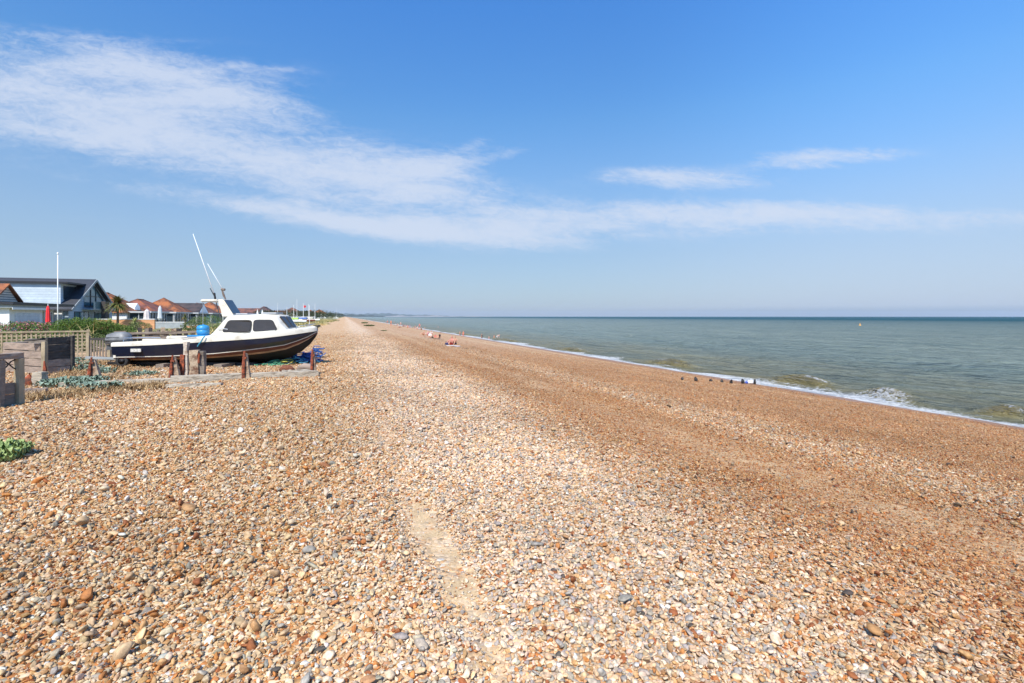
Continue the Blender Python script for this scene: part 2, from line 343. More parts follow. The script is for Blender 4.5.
def pebble_field(name, y0, y1, dens, d0, spread, seed, soft):
    r = np.random.default_rng(seed); area = (y1 - y0) * (2.2 * y1 + 4); n = int(area * dens)
    y = r.uniform(y0, y1, n); x = r.uniform(-1.1 * y1 - 2, 1.1 * y1 + 2, n)
    s = x + M0 * y; keep = (np.abs(x) < 1.08 * y + 1.3) & (s < 24.0) & (x > -14.5 - .45 * np.clip(y - 17, 0, 99))
    trail = np.exp(-((s - .62 - .08 * np.sin(y * .8)) / .16) ** 2) * (.6 + .4 * np.sin(y * 1.9 + 1)) * np.interp(y, [2, 3.8, 5, 9, 15], [.8, 1, .6, .4, 0])
    sand = .4 * np.exp(-((s - 5.2 - .3 * np.sin(y * .5)) / .8) ** 2)
    keep &= r.uniform(0, 1, n) > np.clip(1.05 * trail + sand, 0, .78)
    fade = np.clip((y1 - y) / (.18 * y1 if y1 < 20 else 48), 0, 1); keep &= r.uniform(0, 1, n) < (.25 + .75 * fade if y1 < 20 else fade ** 2.6)
    x, y, s, trail, sand = x[keep], y[keep], s[keep], trail[keep], sand[keep]; n = len(x)
    L, P, Bn, Cn = zone_w(s, y); Wt = L[:, None] * ZL + P[:, None] * ZP + Bn[:, None] * ZB + Cn[:, None] * ZC
    Wt /= Wt.sum(1, keepdims=True); cum = Wt.cumsum(1); idx = (r.uniform(0, 1, n)[:, None] > cum).sum(1).clip(0, 8)
    tint = L[:, None] * ZT[0] + P[:, None] * ZT[1] + Bn[:, None] * ZT[2] + Cn[:, None] * ZT[3]; mean_ = (Wt[:, :, None] * PAL[None]).sum(1); colr = (PAL[idx] * (1 - soft) + mean_ * soft) * tint * (1 + .12 * np.sin(x * 1.1 + 2 * np.sin(y * .7)) * np.sin(y * .9 + x * .5))[:, None] * r.normal(1, .13, n)[:, None].clip(.6, 1.35) * (1 + r.normal(0, .025, (n, 3)))
    size = d0 * np.exp(r.normal(0, spread, n) * (1 - .4 * P)) * (1 - .35 * Bn) * (1 - .72 * np.clip(trail + sand * .6, 0, 1)) * (1 + .42 * P)
    big_ = r.uniform(0, 1, n) > .995; size[big_] = size[big_].clip(0, d0 * 1.3) * r.uniform(1.3, 1.7, big_.sum())
    el_ = 1 + (r.uniform(.8, 1.35, n) - 1) * (1 - .4 * P); sc = np.stack([size * el_, size * r.uniform(.75, 1.1, n), size * r.uniform(.75, 1.15, n)], -1)
    rt = np.stack([r.normal(0, .5, n) * (1 - .35 * P), r.normal(0, .5, n) * (1 - .35 * P), r.uniform(0, 6.28, n)], -1)
    z = gz(x, y) + size * r.uniform(-.25, .95, n) * .6
    me = bpy.data.meshes.new(name); me.vertices.add(n); me.vertices.foreach_set('co', np.stack([x, y, z], -1).astype(np.float32).ravel())
    a = me.attributes.new('prot', 'FLOAT_VECTOR', 'POINT'); a.data.foreach_set('vector', rt.astype(np.float32).ravel())
    a = me.attributes.new('pscl', 'FLOAT_VECTOR', 'POINT'); a.data.foreach_set('vector', sc.astype(np.float32).ravel())
    a = me.attributes.new('pcol', 'FLOAT_COLOR', 'POINT'); a.data.foreach_set('color', np.concatenate([colr.clip(.02, .92), np.ones((n, 1))], 1).astype(np.float32).ravel())
    a = me.attributes.new('pidx', 'INT', 'POINT'); a.data.foreach_set('value', r.integers(0, 14, n).astype(np.int32))
    o = bpy.data.objects.new(name, me); COL.objects.link(o)
    return o, n
def gn_group():
    g = bpy.data.node_groups.new('scatter_pebbles', 'GeometryNodeTree')
    g.interface.new_socket('Geometry', in_out='INPUT', socket_type='NodeSocketGeometry'); g.interface.new_socket('Geometry', in_out='OUTPUT', socket_type='NodeSocketGeometry')
    t = NT(g); gi = t.n('NodeGroupInput'); go = t.n('NodeGroupOutput')
    ci = t.n('GeometryNodeCollectionInfo', {'Collection': pcoll, 'Separate Children': True, 'Reset Children': True})
    def att(nm, ty): return t.n('GeometryNodeInputNamedAttribute', {'Name': nm}, data_type=ty).outputs[0]
    mp_ = t.n('GeometryNodeMeshToPoints', {'Mesh': gi.outputs[0]})
    e2r = t.n('FunctionNodeEulerToRotation', {0: att('prot', 'FLOAT_VECTOR')})
    ip = t.n('GeometryNodeInstanceOnPoints', {'Points': mp_.outputs[0], 'Instance': ci.outputs[0], 'Pick Instance': True, 'Instance Index': att('pidx', 'INT'), 'Rotation': e2r.outputs[0], 'Scale': att('pscl', 'FLOAT_VECTOR')})
    g.links.new(ip.outputs[0], go.inputs[0]); return g
GN = gn_group(); tot_n = 0
for args in (('loose_pebbles', 1.6, 6.0, 4000, .0198, .45, 1, 0.0), ('loose_pebbles', 5.2, 13, 2300, .0255, .4, 2, .1), ('loose_pebbles', 11, 62, 700, .038, .34, 3, .3)):
    o, n = pebble_field(*args); tot_n += n
    md = o.modifiers.new('scatter', 'NODES'); md.node_group = GN
    o.data.materials.append(pm)
    tag(o, 'flint pebbles in cream, orange, rust and grey covering the beach', 'pebbles', kind='stuff')
print('pebbles', tot_n)

# ---------------------------------------------------------------- sea
xs = np.unique(np.concatenate([np.arange(23.5, 34, .1), np.arange(34, 60, .3), np.geomspace(60, 16000, 150)]))
ys = np.unique(np.concatenate([np.linspace(-200, 8, 60), np.arange(8, 50, .22), np.geomspace(50, 14000, 420)]))
def seaz(X, Y, S):
    a = S / UL; tt = (Y - .0) * UL * .95; r = np.random.default_rng(3)
    far = np.exp(-np.hypot(X, Y) / 380)
    sh = np.interp(S, [24, 27, 34, 60], [.15, .45, .8, 1])
    z = np.zeros_like(S)
    for lam, A, dirn in ((7.5, .055, -.1), (5.1, .05, .22), (3.3, .035, -.35), (2.3, .022, .5), (1.6, .015, -.1), (11, .06, .08), (1.15, .008, .8)):
        k = 2 * math.pi / lam; ph = r.uniform(0, 6.28)
        q = k * (a * math.cos(dirn) + tt * math.sin(dirn)) + ph + .6 * np.sin(tt * .11 + lam) + .5 * np.sin(tt * .37 + a * .2 + 2 * lam)
        mod = .6 + .4 * np.sin(tt * .13 * (1 + lam * .1) + a * .05 + ph * 2)
        z += A * mod * (2 * ((1 + np.sin(q)) / 2) ** 1.6 - .9)
    z = z * far * sh * 2.3
    sc = 27.6 + .25 * np.sin(Y / 5.3 + 1.0) + .2 * np.sin(Y / 2.1)
    Am = sum(h * np.exp(-((Y - c0) / w0) ** 2) for c0, w0, h in ((30.3, 1.9, .50), (25.2, 1.3, .52), (20.6, .7, .42), (42.5, 2.6, .5), (60, 4, .4), (85, 7, .35), (120, 14, .3)))
    d = S - sc; prof = np.where(d < 0, np.exp(-(d / .42) ** 2), np.exp(-(d / .65) ** 2))
    z = z + Am * prof
    z = z - .03 * (S < 25.2)
    return SEA + z + .02, Am, d
me, S_, Y_ = grid_mesh('sea', xs, ys, lambda X, Y, S: seaz(X, Y, S)[0])
Sg, Yg = S_, Y_; _, Am, dd = seaz(Sg - M0 * Yg, Yg, Sg)
sw = 1.5 + .5 * np.sin(Yg / 3.7) + .45 * np.sin(Yg / 1.3 + 1) + .3 * np.sin(Yg / .55)
sw = sw + .35 * np.exp(-((Yg - 26) / 5) ** 2)
foam = np.clip(1.15 - (Sg - 25.0) / (sw * 1.0 + .35), 0, 1) * np.interp(Sg, [23, 24.2], [1, 1])
foam = np.maximum(foam, np.clip(Am * 1.6, 0, 1) * np.exp(-((dd + .9) / .3) ** 2) * .6)
foam = np.maximum(foam, np.clip(Am * 2.0, 0, .7) * (np.sin(Yg * 1.3 + 1) > .4) * np.exp(-((dd + .05) / .14) ** 2) * .8)
a = me.attributes.new('face', 'FLOAT', 'POINT'); a.data.foreach_set('value', (np.clip(Am * 2.6, 0, 1) * np.exp(-((dd + .25) / .5) ** 2)).astype(np.float32))
a = me.attributes.new('foam', 'FLOAT', 'POINT'); a.data.foreach_set('value', foam.astype(np.float32))
sm = bpy.data.materials.new('sea_water'); sm.use_nodes = True; t = NT(sm.node_tree); b = sm.node_tree.nodes['Principled BSDF']
geo = t.n('ShaderNodeNewGeometry').outputs['Position']; sp = t.n('ShaderNodeSeparateXYZ', {0: geo})
sC = t.m('ADD', sp.outputs[0], t.m('MULTIPLY', sp.outputs[1], M0))
rv = t.n('ShaderNodeVectorRotate', {0: geo, 'Angle': -ROT}, rotation_type='Z_AXIS').outputs[0]
w1 = t.n('ShaderNodeTexNoise', {'Vector': t.n('ShaderNodeMapping', {0: rv, 'Scale': (1.1, .38, 1)}).outputs[0], 'Scale': 1.6, 'Detail': 7, 'Roughness': .62, 'Distortion': .4}).outputs[0]
w2 = t.n('ShaderNodeTexNoise', {'Vector': t.n('ShaderNodeMapping', {0: rv, 'Scale': (.16, .05, 1)}).outputs[0], 'Scale': 1.0, 'Detail': 7, 'Roughness': .6}).outputs[0]
w3 = t.n('ShaderNodeTexNoise', {'Vector': t.n('ShaderNodeMapping', {0: rv, 'Scale': (.5, .15, 1), 'Rotation': (0, 0, .25)}).outputs[0], 'Scale': 1.2, 'Detail': 5, 'Roughness': .6, 'Distortion': .5}).outputs[0]
hh = t.m('ADD', t.m('ADD', t.m('MULTIPLY', w1, .45), t.m('MULTIPLY', w3, .9)), t.m('MULTIPLY', w2, 1.6))
off = t.n('ShaderNodeMapRange', {0: sC, 1: 100, 2: 650}).outputs[0]
cc = t.mix(t.n('ShaderNodeMapRange', {0: sC, 1: 27, 2: 50}).outputs[0], (.21, .185, .10), (.205, .245, .20))
cc = t.mix(t.m('MULTIPLY', t.n('ShaderNodeMapRange', {0: w2, 1: .4, 2: .65}).outputs[0], .5), cc, (.10, .145, .13))
cc = t.mix(off, cc, (.012, .07, .085))
cc = t.mix(t.n('ShaderNodeAttribute', attribute_name='face').outputs['Fac'], cc, (.25, .20, .075))
fa = t.n('ShaderNodeAttribute', attribute_name='foam').outputs['Fac']
fn = t.n('ShaderNodeTexNoise', {'Vector': rv, 'Scale': 5.5, 'Detail': 8, 'Roughness': .75, 'Distortion': .6}).outputs[0]
fv = t.n('ShaderNodeTexVoronoi', {'Vector': t.n('ShaderNodeVectorMath', {0: rv, 1: t.n('ShaderNodeVectorMath', {0: t.n('ShaderNodeTexNoise', {'Vector': rv, 'Scale': 4}).outputs[1], 'Scale': .5}, operation='SCALE').outputs[0]}).outputs[0], 'Scale': 3.2}, feature='DISTANCE_TO_EDGE').outputs[0]
fm = t.m('ADD', t.m('MULTIPLY', fa, 1.5), t.m('SUBTRACT', t.m('MULTIPLY', t.m('SUBTRACT', fn, .5), 1.6), t.m('MULTIPLY', fv, 1.5)))
fm = t.n('ShaderNodeMapRange', {0: fm, 1: .35, 2: .75}).outputs[0]; fm = t.m('MULTIPLY', fm, t.m('GREATER_THAN', fa, .02))
caps = t.n('ShaderNodeMapRange', {0: w1, 1: .80, 2: .83, 3: 0, 4: .4}).outputs[0]
fm = t.m('MAXIMUM', fm, caps)
cc = t.mix(fm, cc, (.62, .62, .60)); L_ = sm.node_tree.links; L_.new(cc, b.inputs['Base Color'])
L_.new(t.n('ShaderNodeMapRange', {0: fm, 3: .12, 4: .8}).outputs[0], b.inputs['Roughness'])

bp = t.n('ShaderNodeBump', {'Height': hh, 'Strength': 1.0, 'Distance': 2.2}); 
fr_n = t.n('ShaderNodeFresnel', {'IOR': 1.33, 'Normal': bp.outputs[0]}).outputs[0]
cap = t.n('ShaderNodeMapRange', {0: sC, 1: 60, 2: 600, 3: .80, 4: .13}).outputs[0]   # a rough sea never reflects like a mirror at grazing angles
rf_ = t.m('MULTIPLY', t.m('MINIMUM', t.m('MULTIPLY', fr_n, .85), cap), t.m('SUBTRACT', 1, fm))
dif = t.n('ShaderNodeBsdfDiffuse', {0: cc, 'Normal': bp.outputs[0]}); glo_ = t.n('ShaderNodeBsdfAnisotropic', {'Color': (1, 1, 1, 1), 'Roughness': .12, 'Normal': bp.outputs[0]})
mx = t.n('ShaderNodeMixShader', {0: rf_, 1: dif.outputs[0], 2: glo_.outputs[0]}); sm.node_tree.nodes.remove(b)
L_.new(mx.outputs[0], sm.node_tree.nodes['Material Output'].inputs[0])
sea = link_mesh('sea', me, sm, smooth=True); tag(sea, kind='structure')

# ---------------------------------------------------------------- far coast
hill_m = mat('far_hill_land', (.07, .10, .06), .9, .35, .004); cliff_m = mat('far_chalk', (.36, .33, .29), .9, .15, .01)
def ridge(name, px0, px1, Y, h_fn, depth, m_):
    n = 90; mb = []; rows = []
    for k, (dy, f) in enumerate(((0, 0), (depth * .25, .75), (depth * .5, 1), (depth, .0))):
        rows.append([((px0 + (px1 - px0) * i / n - 512) / F * (Y + dy), Y + dy, SEA - 1 + f * h_fn(i / n) * (1 + .12 * math.sin(i * 1.7 + k))) for i in range(n + 1)])
    vs = [p for r in rows for p in r]; fs = [(a * (n + 1) + i, a * (n + 1) + i + 1, (a + 1) * (n + 1) + i + 1, (a + 1) * (n + 1) + i) for a in range(3) for i in range(n)]
    return tag(MB().add(vs, fs).build(name, m_, smooth=True), kind='structure')
ridge('far_hills', 325, 500, 11500, lambda u: (62 + 55 * math.sin(min(u * 4.2, 3.0)) + 14 * math.sin(u * 23) + 7 * math.sin(u * 57)) * max(0, 1 - u * .98), 2500, hill_m)
ridge('far_cliffs', 378, 500, 9500, lambda u: (26 + 9 * math.sin(u * 17) + 6 * math.sin(u * 43)) * max(0, 1 - u) ** .7 * min(1, u * 5), 400, cliff_m)
ridge('far_shore', 338, 386, 6000, lambda u: (34 + 8 * math.sin(u * 29) + 2 * math.sin(u * 71)) * (1 - u) ** .5, 500, mat('far_woodland', (.035, .05, .03), .9, .3, .03))

# ---------------------------------------------------------------- foliage helpers
def leaf_cloud(pts, nrm, size, r, aspect=.5, droop=0):
    """one small bent leaf (2 quads) per point"""
    n = len(pts); pts = np.asarray(pts); d = np.asarray(nrm) + r.normal(0, .55, (n, 3)); d /= np.linalg.norm(d, axis=1, keepdims=True)
    q = r.normal(0, 1, (n, 3)); sd_ = np.cross(d, q); sd_ /= np.linalg.norm(sd_, axis=1, keepdims=True) + 1e-9
    L = size * r.uniform(.6, 1.3, n)[:, None]; Wd = L * aspect
    nn = np.cross(d, sd_); p0 = pts; p1 = pts + d * L * .5 + nn * L * .08; p2 = pts + d * L + np.array([0, 0, -droop]) * L
    Vv = np.stack([p0, p1 - sd_ * Wd / 2, p2, p1 + sd_ * Wd / 2], 1).reshape(-1, 3)
    return Vv, np.arange(4 * n).reshape(-1, 4)
def blob_points(blobs_, n, r, shell=.45):
    vol = np.array([b_[3] * b_[4] * b_[5] for b_ in blobs_]) ** .67; ch = r.choice(len(blobs_), n, p=vol / vol.sum())
    B = np.array(blobs_, float)[ch]; d = r.normal(0, 1, (n, 3)); d /= np.linalg.norm(d, axis=1, keepdims=True)
    rad = 1 - shell * r.uniform(0, 1, n) ** 1.5; p = B[:, :3] + d * B[:, 3:] * rad[:, None]
    return p, d
def foliage(name, blobs_, n, size, m_, seed, parent=None, aspect=.5, core=None, clip=None):
    r = np.random.default_rng(seed); p, d = blob_points(blobs_, n, r)
    if clip is not None: k = p[:, 2] > clip; p, d = p[k], d[k]
    Vv, Ff = leaf_cloud(p, d, size, r, aspect); return link_mesh(name, fast_mesh(name, Vv, Ff, 4), m_, parent)
def leafmat(name, c1, c2, sc=6): 
    m_ = mat(name, c1, .65, .2, sc, col2=c2, wear=.5, spec=.3); return m_
m_hedge = leafmat('hedge_leaf', (.13, .20, .035), (.06, .105, .018), 5)
m_kale = leafmat('sea_kale_leaf', (.21, .27, .20), (.09, .13, .085), 9)
m_kaleg = leafmat('green_kale_leaf', (.30, .36, .13), (.12, .18, .05), 14)
m_dry = leafmat('dry_stem', (.42, .28, .13), (.22, .13, .06), 9)
m_straw = leafmat('straw_grass', (.55, .43, .19), (.35, .27, .1), 9)
m_shrub = leafmat('shrub_leaf', (.11, .14, .04), (.05, .075, .02), 4)
m_pink = mat('pink_petal', (.62, .2, .24), .6, .2, 8)
m_bark = mat('bark', (.17, .12, .08), .9, .3, 6, bump=.5)

def rosette(name, loc, rad, h, n, m_, seed, label, cat='plant', group=None):
    """low leafy plant: crinkled broad leaves arching out of a crown"""
    r = random.Random(seed); vs = []; fs = []
    for i in range(n):
        a = r.uniform(0, 6.28); L = rad * r.uniform(.15, .3); hh_ = h * r.uniform(.3, .9); wd = L * r.uniform(.22, .38); q_ = math.sqrt(r.uniform(0, 1)) * .8
        st = Vector((math.cos(a), math.sin(a), 0)) * rad * q_ + Vector((0, 0, h * .7 * (1 - q_) * r.uniform(.2, 1))); d = Vector((math.cos(a + r.uniform(-.6, .6)), math.sin(a + r.uniform(-.6, .6)), 0)); sdv = Vector((-d.y, d.x, 0)); b0 = len(vs)
        for u in range(5):
            f = u / 4; c = st + d * L * f * .75 + Vector((0, 0, hh_ * math.sin(f * 2.2 + .1)))
            wv = wd * math.sin(min(f * 2.6 + .35, 3.0)) ** .8
            for v in (-1, 0, 1):
                vs.append(c + sdv * v * wv + Vector((0, 0, (abs(v) * .35 * wv) + r.uniform(-.3, .3) * wd)))
        for u in range(4):
            for v in range(2): q = b0 + u * 3 + v; fs.append((q, q + 1, q + 4, q + 3))
    o = MB().add(vs, fs).build(name, m_, smooth=True, loc=loc); tag(o, label, cat, group); return o
def tufts(name, spots, m_, seed, label=None, cat=None, group=None, kind=None, blade=.006):
    r = random.Random(seed); vs = []; fs = []
    for (x, y, rad, h, n) in spots:
        for i in range(n):
            a = r.uniform(0, 6.28); q = rad * math.sqrt(r.uniform(0, 1)) * .6; p = Vector((x + q * math.cos(a), y + q * math.sin(a), 0)); p.z = float(gz(p.x, p.y)) - .01
            a2 = r.uniform(0, 6.28); L = h * r.uniform(.5, 1.2); lean = r.uniform(.1, .9); d = Vector((math.cos(a2) * lean, math.sin(a2) * lean, 1)).normalized(); sdv = Vector((-math.sin(a2), math.cos(a2), 0)) * blade * r.uniform(.6, 1.6)
            b0 = len(vs); mid = p + d * L * .55; tip = p + d * L + Vector((math.cos(a2), math.sin(a2), -.3)) * L * .25
            vs += [p - sdv, p + sdv, mid + sdv * .8, mid - sdv * .8, tip]; fs += [(b0, b0 + 1, b0 + 2, b0 + 3), (b0 + 3, b0 + 2, b0 + 4)]
    o = MB().add(vs, fs).build(name, m_); return tag(o, label, cat, group, kind)

# ---------------------------------------------------------------- buildings
m_slate = stripes('dark_slate_roof', (.045, .047, .055), (.02, .02, .025), .3, 2, .55)
m_clad = stripes('pale_blue_cladding', (.62, .70, .74), (.30, .36, .40), .36, 2, .5, .09)
m_cladg = stripes('gable_cladding', (.45, .56, .66), (.2, .27, .33), .3, 2, .5, .1)
m_glass = mat('window_glass', (.10, .19, .21), .08, .1, 1, spec=.8)
m_darkglass = mat('dark_window_glass', (.03, .045, .055), .08, .1, 1, spec=.7)
m_white = mat('white_render', (.78, .77, .74), .7, .06, 1.2)
m_wpaint = mat('white_paint', (.8, .8, .78), .5, .06, 2)
m_cream = mat('cream_render', (.66, .6, .5), .8, .08, 1.0)
m_grey = mat('grey_paint', (.32, .35, .36), .6, .1, 2)
m_brick = mat('pale_brick', (.42, .33, .25), .85, .2, 5, bump=.3)
m_red = mat('red_brick', (.33, .12, .07), .85, .2, 6)
m_black = mat('black_trim', (.025, .025, .028), .5, .1, 2)
m_brown = mat('dark_brown_timber', (.05, .04, .035), .7, .2, 4)
def tilemat(name, c1, c2):
    m_ = mat(name, c1, .8, .2, .55, col2=c2, wear=.5); t = NT(m_.node_tree); b = m_.node_tree.nodes['Principled BSDF']
    tcn = t.n('ShaderNodeTexCoord').outputs['Object']
    br = t.n('ShaderNodeTexBrick', {'Vector': tcn, 'Scale': 3.0, 'Color1': (.9, .9, .9, 1), 'Color2': (.55, .55, .55, 1), 'Mortar': (.3, .3, .3, 1)})
    pv = b.inputs['Base Color'].links[0].from_socket; m_.node_tree.links.new(t.mix(.45, pv, br.outputs[0], 'MULTIPLY'), b.inputs['Base Color']); return m_
m_tileO = tilemat('orange_clay_tiles', (.33, .105, .032), (.13, .05, .028))
m_tileR = tilemat('red_brown_tiles', (.25, .08, .045), (.14, .05, .035))
m_tileD = tilemat('dark_brown_tiles', (.075, .05, .045), (.035, .03, .032))
m_tileB = tilemat('weathered_tiles', (.2, .08, .05), (.09, .05, .045))

def fbox(name, a, b_, m_, parent, bevel=0): return MB().box(a, b_).build(name, m_, parent, bevel=bevel)
def window(parent, axis, at_, lo, hi, z0, z1, mull=1, frame=m_wpaint, glass=m_darkglass, sgn=1, sub=0):
    """framed window on a wall plane: axis 'x' = wall at x=at_ facing sgn, spans y lo..hi; axis 'y' likewise"""
    fr = MB(); t_ = .07; d0, d1 = sorted((at_ + sgn * .004, at_ + sgn * .07))
    def bx(l0, l1, q0, q1, e0=d0, e1=d1):
        fr.box((e0, l0, q0), (e1, l1, q1)) if axis == 'x' else fr.box((l0, e0, q0), (l1, e1, q1))
    bx(lo - t_, hi + t_, z1, z1 + t_); bx(lo - t_, hi + t_, z0 - t_, z0); bx(lo - t_, lo, z0, z1); bx(hi, hi + t_, z0, z1)
    for i in range(1, mull + 1):
        c_ = lo + (hi - lo) * i / (mull + 1); bx(c_ - .03, c_ + .03, z0, z1)
    f = fr.build('window', frame, parent); g_ = MB(); e0, e1 = sorted((at_ + sgn * .006, at_ + sgn * .03))
    g_.box((e0, lo + .002, z0 + .002), (e1, hi - .002, z1 - .002)) if axis == 'x' else g_.box((lo + .002, e0, z0 + .002), (hi - .002, e1, z1 - .002))
    g_.build('pane', glass, f); return f

# big chalet house: gable to the sea, long dormer on the near slope
H = empty('chalet_house', (*SY(-39.2, 77.5), -.35), ROT, label='large dark-roofed chalet house with pale clad dormer and glazed gable facing the sea', cat='house')
hw, ez, rz_, LX = 7.0, 3.1, 7.45, -26
MB().prism([(0, -hw, 0), (0, hw, 0), (0, hw, ez), (0, 0, rz_ - .12), (0, -hw, ez)], (LX, 0, 0)).build('wall', m_cladg, H)
rf = MB()
for sg in (-1, 1):
    rf.prism([(.55, 0, rz_), (.55, sg * (hw + .5), ez - .37), (.55, sg * (hw + .5), ez - .15), (.55, 0, rz_ + .28)], (LX - 1, 0, 0))
rfo = rf.build('roof', m_slate, H)
dm = MB().box((LX, -6.3, 3.5), (-1.2, -1.0, 6.62)).build('dormer', m_clad, H)
MB().box((LX, -6.7, 6.63), (-.2, -.3, 6.88)).build('dormer_roof', m_black, dm)
fbox('dormer_side_window', (-1.18, -5.6, 4.4), (-1.1, -2.3, 6.35), m_darkglass, H)
fbox('window', (-20, -6.34, 5.7), (-18.4, -6.31, 6.5), m_darkglass, dm)
fbox('chimney', (-20.2, -4.1, 6.89), (-19.2, -3.2, 7.2), m_black, H)
MB().box((LX, -7.2, .0), (-1.6, -7.02, 2.9)).build('side_wall', m_brick, H)
for x0, x1 in ((-13.6, -12), (-11.4, -9.6), (-7, -5.8)): window(H, 'y', -7.2, x0, x1, .7, 2.3, 1, sgn=-1, glass=m_glass)
fbox('side_door', (-5, -7.26, 0), (-4, -7.21, 2.2), m_wpaint, H)
fbox('corner_pillar', (-1.5, -7.3, 0), (-.6, -7.01, 2.9), m_wpaint, H)
# glazed gable
gl = MB(); gl.prism([(.01, -2.6, 3.6), (.01, 3.4, 3.6), (.01, 3.4, 4.6), (.01, .6, 6.55), (.01, -.4, 6.55), (.01, -2.6, 5.1)], (.05, 0, 0)); glo = gl.build('gable_window', m_glass, H)
fr = MB()
for y in (-.7, 1.0): fr.box((.07, y - .08, 3.6), (.14, y + .08, 6.4 if abs(y) < .9 else 6.2))
fr.beam((.1, .6, 6.6), (.1, 3.5, 4.55), .12, .14); fr.beam((.1, -.4, 6.6), (.1, -2.7, 5.1), .12, .14); fr.box((.07, -2.7, 5.0), (.15, 3.5, 5.1)); fr.box((.07, -2.7, 3.45), (.15, 3.5, 3.6)); fr.box((.07, -.45, 6.55), (.15, .65, 6.67))
fr.build('frame', m_black, glo)
window(H, 'x', 0, -5.4, -1.2, .5, 2.6, 2, m_black, m_glass); window(H, 'x', 0, .8, 5.2, .3, 2.6, 3, m_black, m_glass)
fbox('balcony_slab', (.0, -3.2, 2.95), (1.5, 5.2, 3.12), m_grey, H)
fbox('balcony_glass', (1.42, -3.1, 3.13), (1.45, 5.1, 4.2), m_glass, H)
fbox('stove_screen', (1.55, -1.0, 0), (2.1, .3, 4.3), m_brown, H)
bb = MB()
for sg in (-1, 1): bb.beam((.62, 0, rz_ + .1), (.62, sg * (hw + .5), ez - .28), .08, .3)
bb.build('bargeboard', m_grey, H)

# neighbouring white house, flat-roofed wing and tiled gable
H = empty('white_house', (*SY(-38.6, 57.5), -.35), ROT, label='white flat-roofed house with an orange tiled gable at the left edge', cat='house')
fbox('wall', (-26, 0, 0), (0, 6.6, 2.95), m_white, H)
fbox('flat_roof', (-26.4, -.5, 2.96), (.5, 7.2, 3.3), m_grey, H); fbox('roof_covering', (-26.6, -.7, 3.31), (.7, 13, 3.62), m_black, H)
fbox('side_extension', (-26, 7.25, 0), (-1.5, 12.6, 2.9), m_cream, H)
window(H, 'x', -1.5, 8.2, 9.4, .8, 2.4, 0, glass=m_glass); window(H, 'x', -1.5, 10.2, 12, .3, 2.5, 1, glass=m_glass)
fbox('garage_door', (.01, 1.0, .05), (.06, 5.9, 2.35), stripes('garage_panels', (.62, .68, .74), (.25, .3, .36), .5, 2, .5, .05), H)
fbox('bargeboard', (.51, -.5, 2.75), (.56, 7.0, 3.0), m_wpaint, H)
gb = MB().prism([(-1.2, -.6, 3.62), (-1.2, 4.1, 3.62), (-1.2, 1.9, 5.6)], (-24, 0, 0)); gbo = gb.build('gable', stripes('gable_slats', (.78, .68, .56), (.12, .11, .1), .28, 2, .7, .3), H)
g2 = MB()
for sg, e in ((-1, -1.0), (1, 4.5)): g2.prism([(-.9, 1.9, 5.65), (-.9, e, 3.64), (-.9, e, 3.8), (-.9, 1.9, 5.83)], (-24.6, 0, 0))
g2.build('tiled_roof', m_tileO, H)

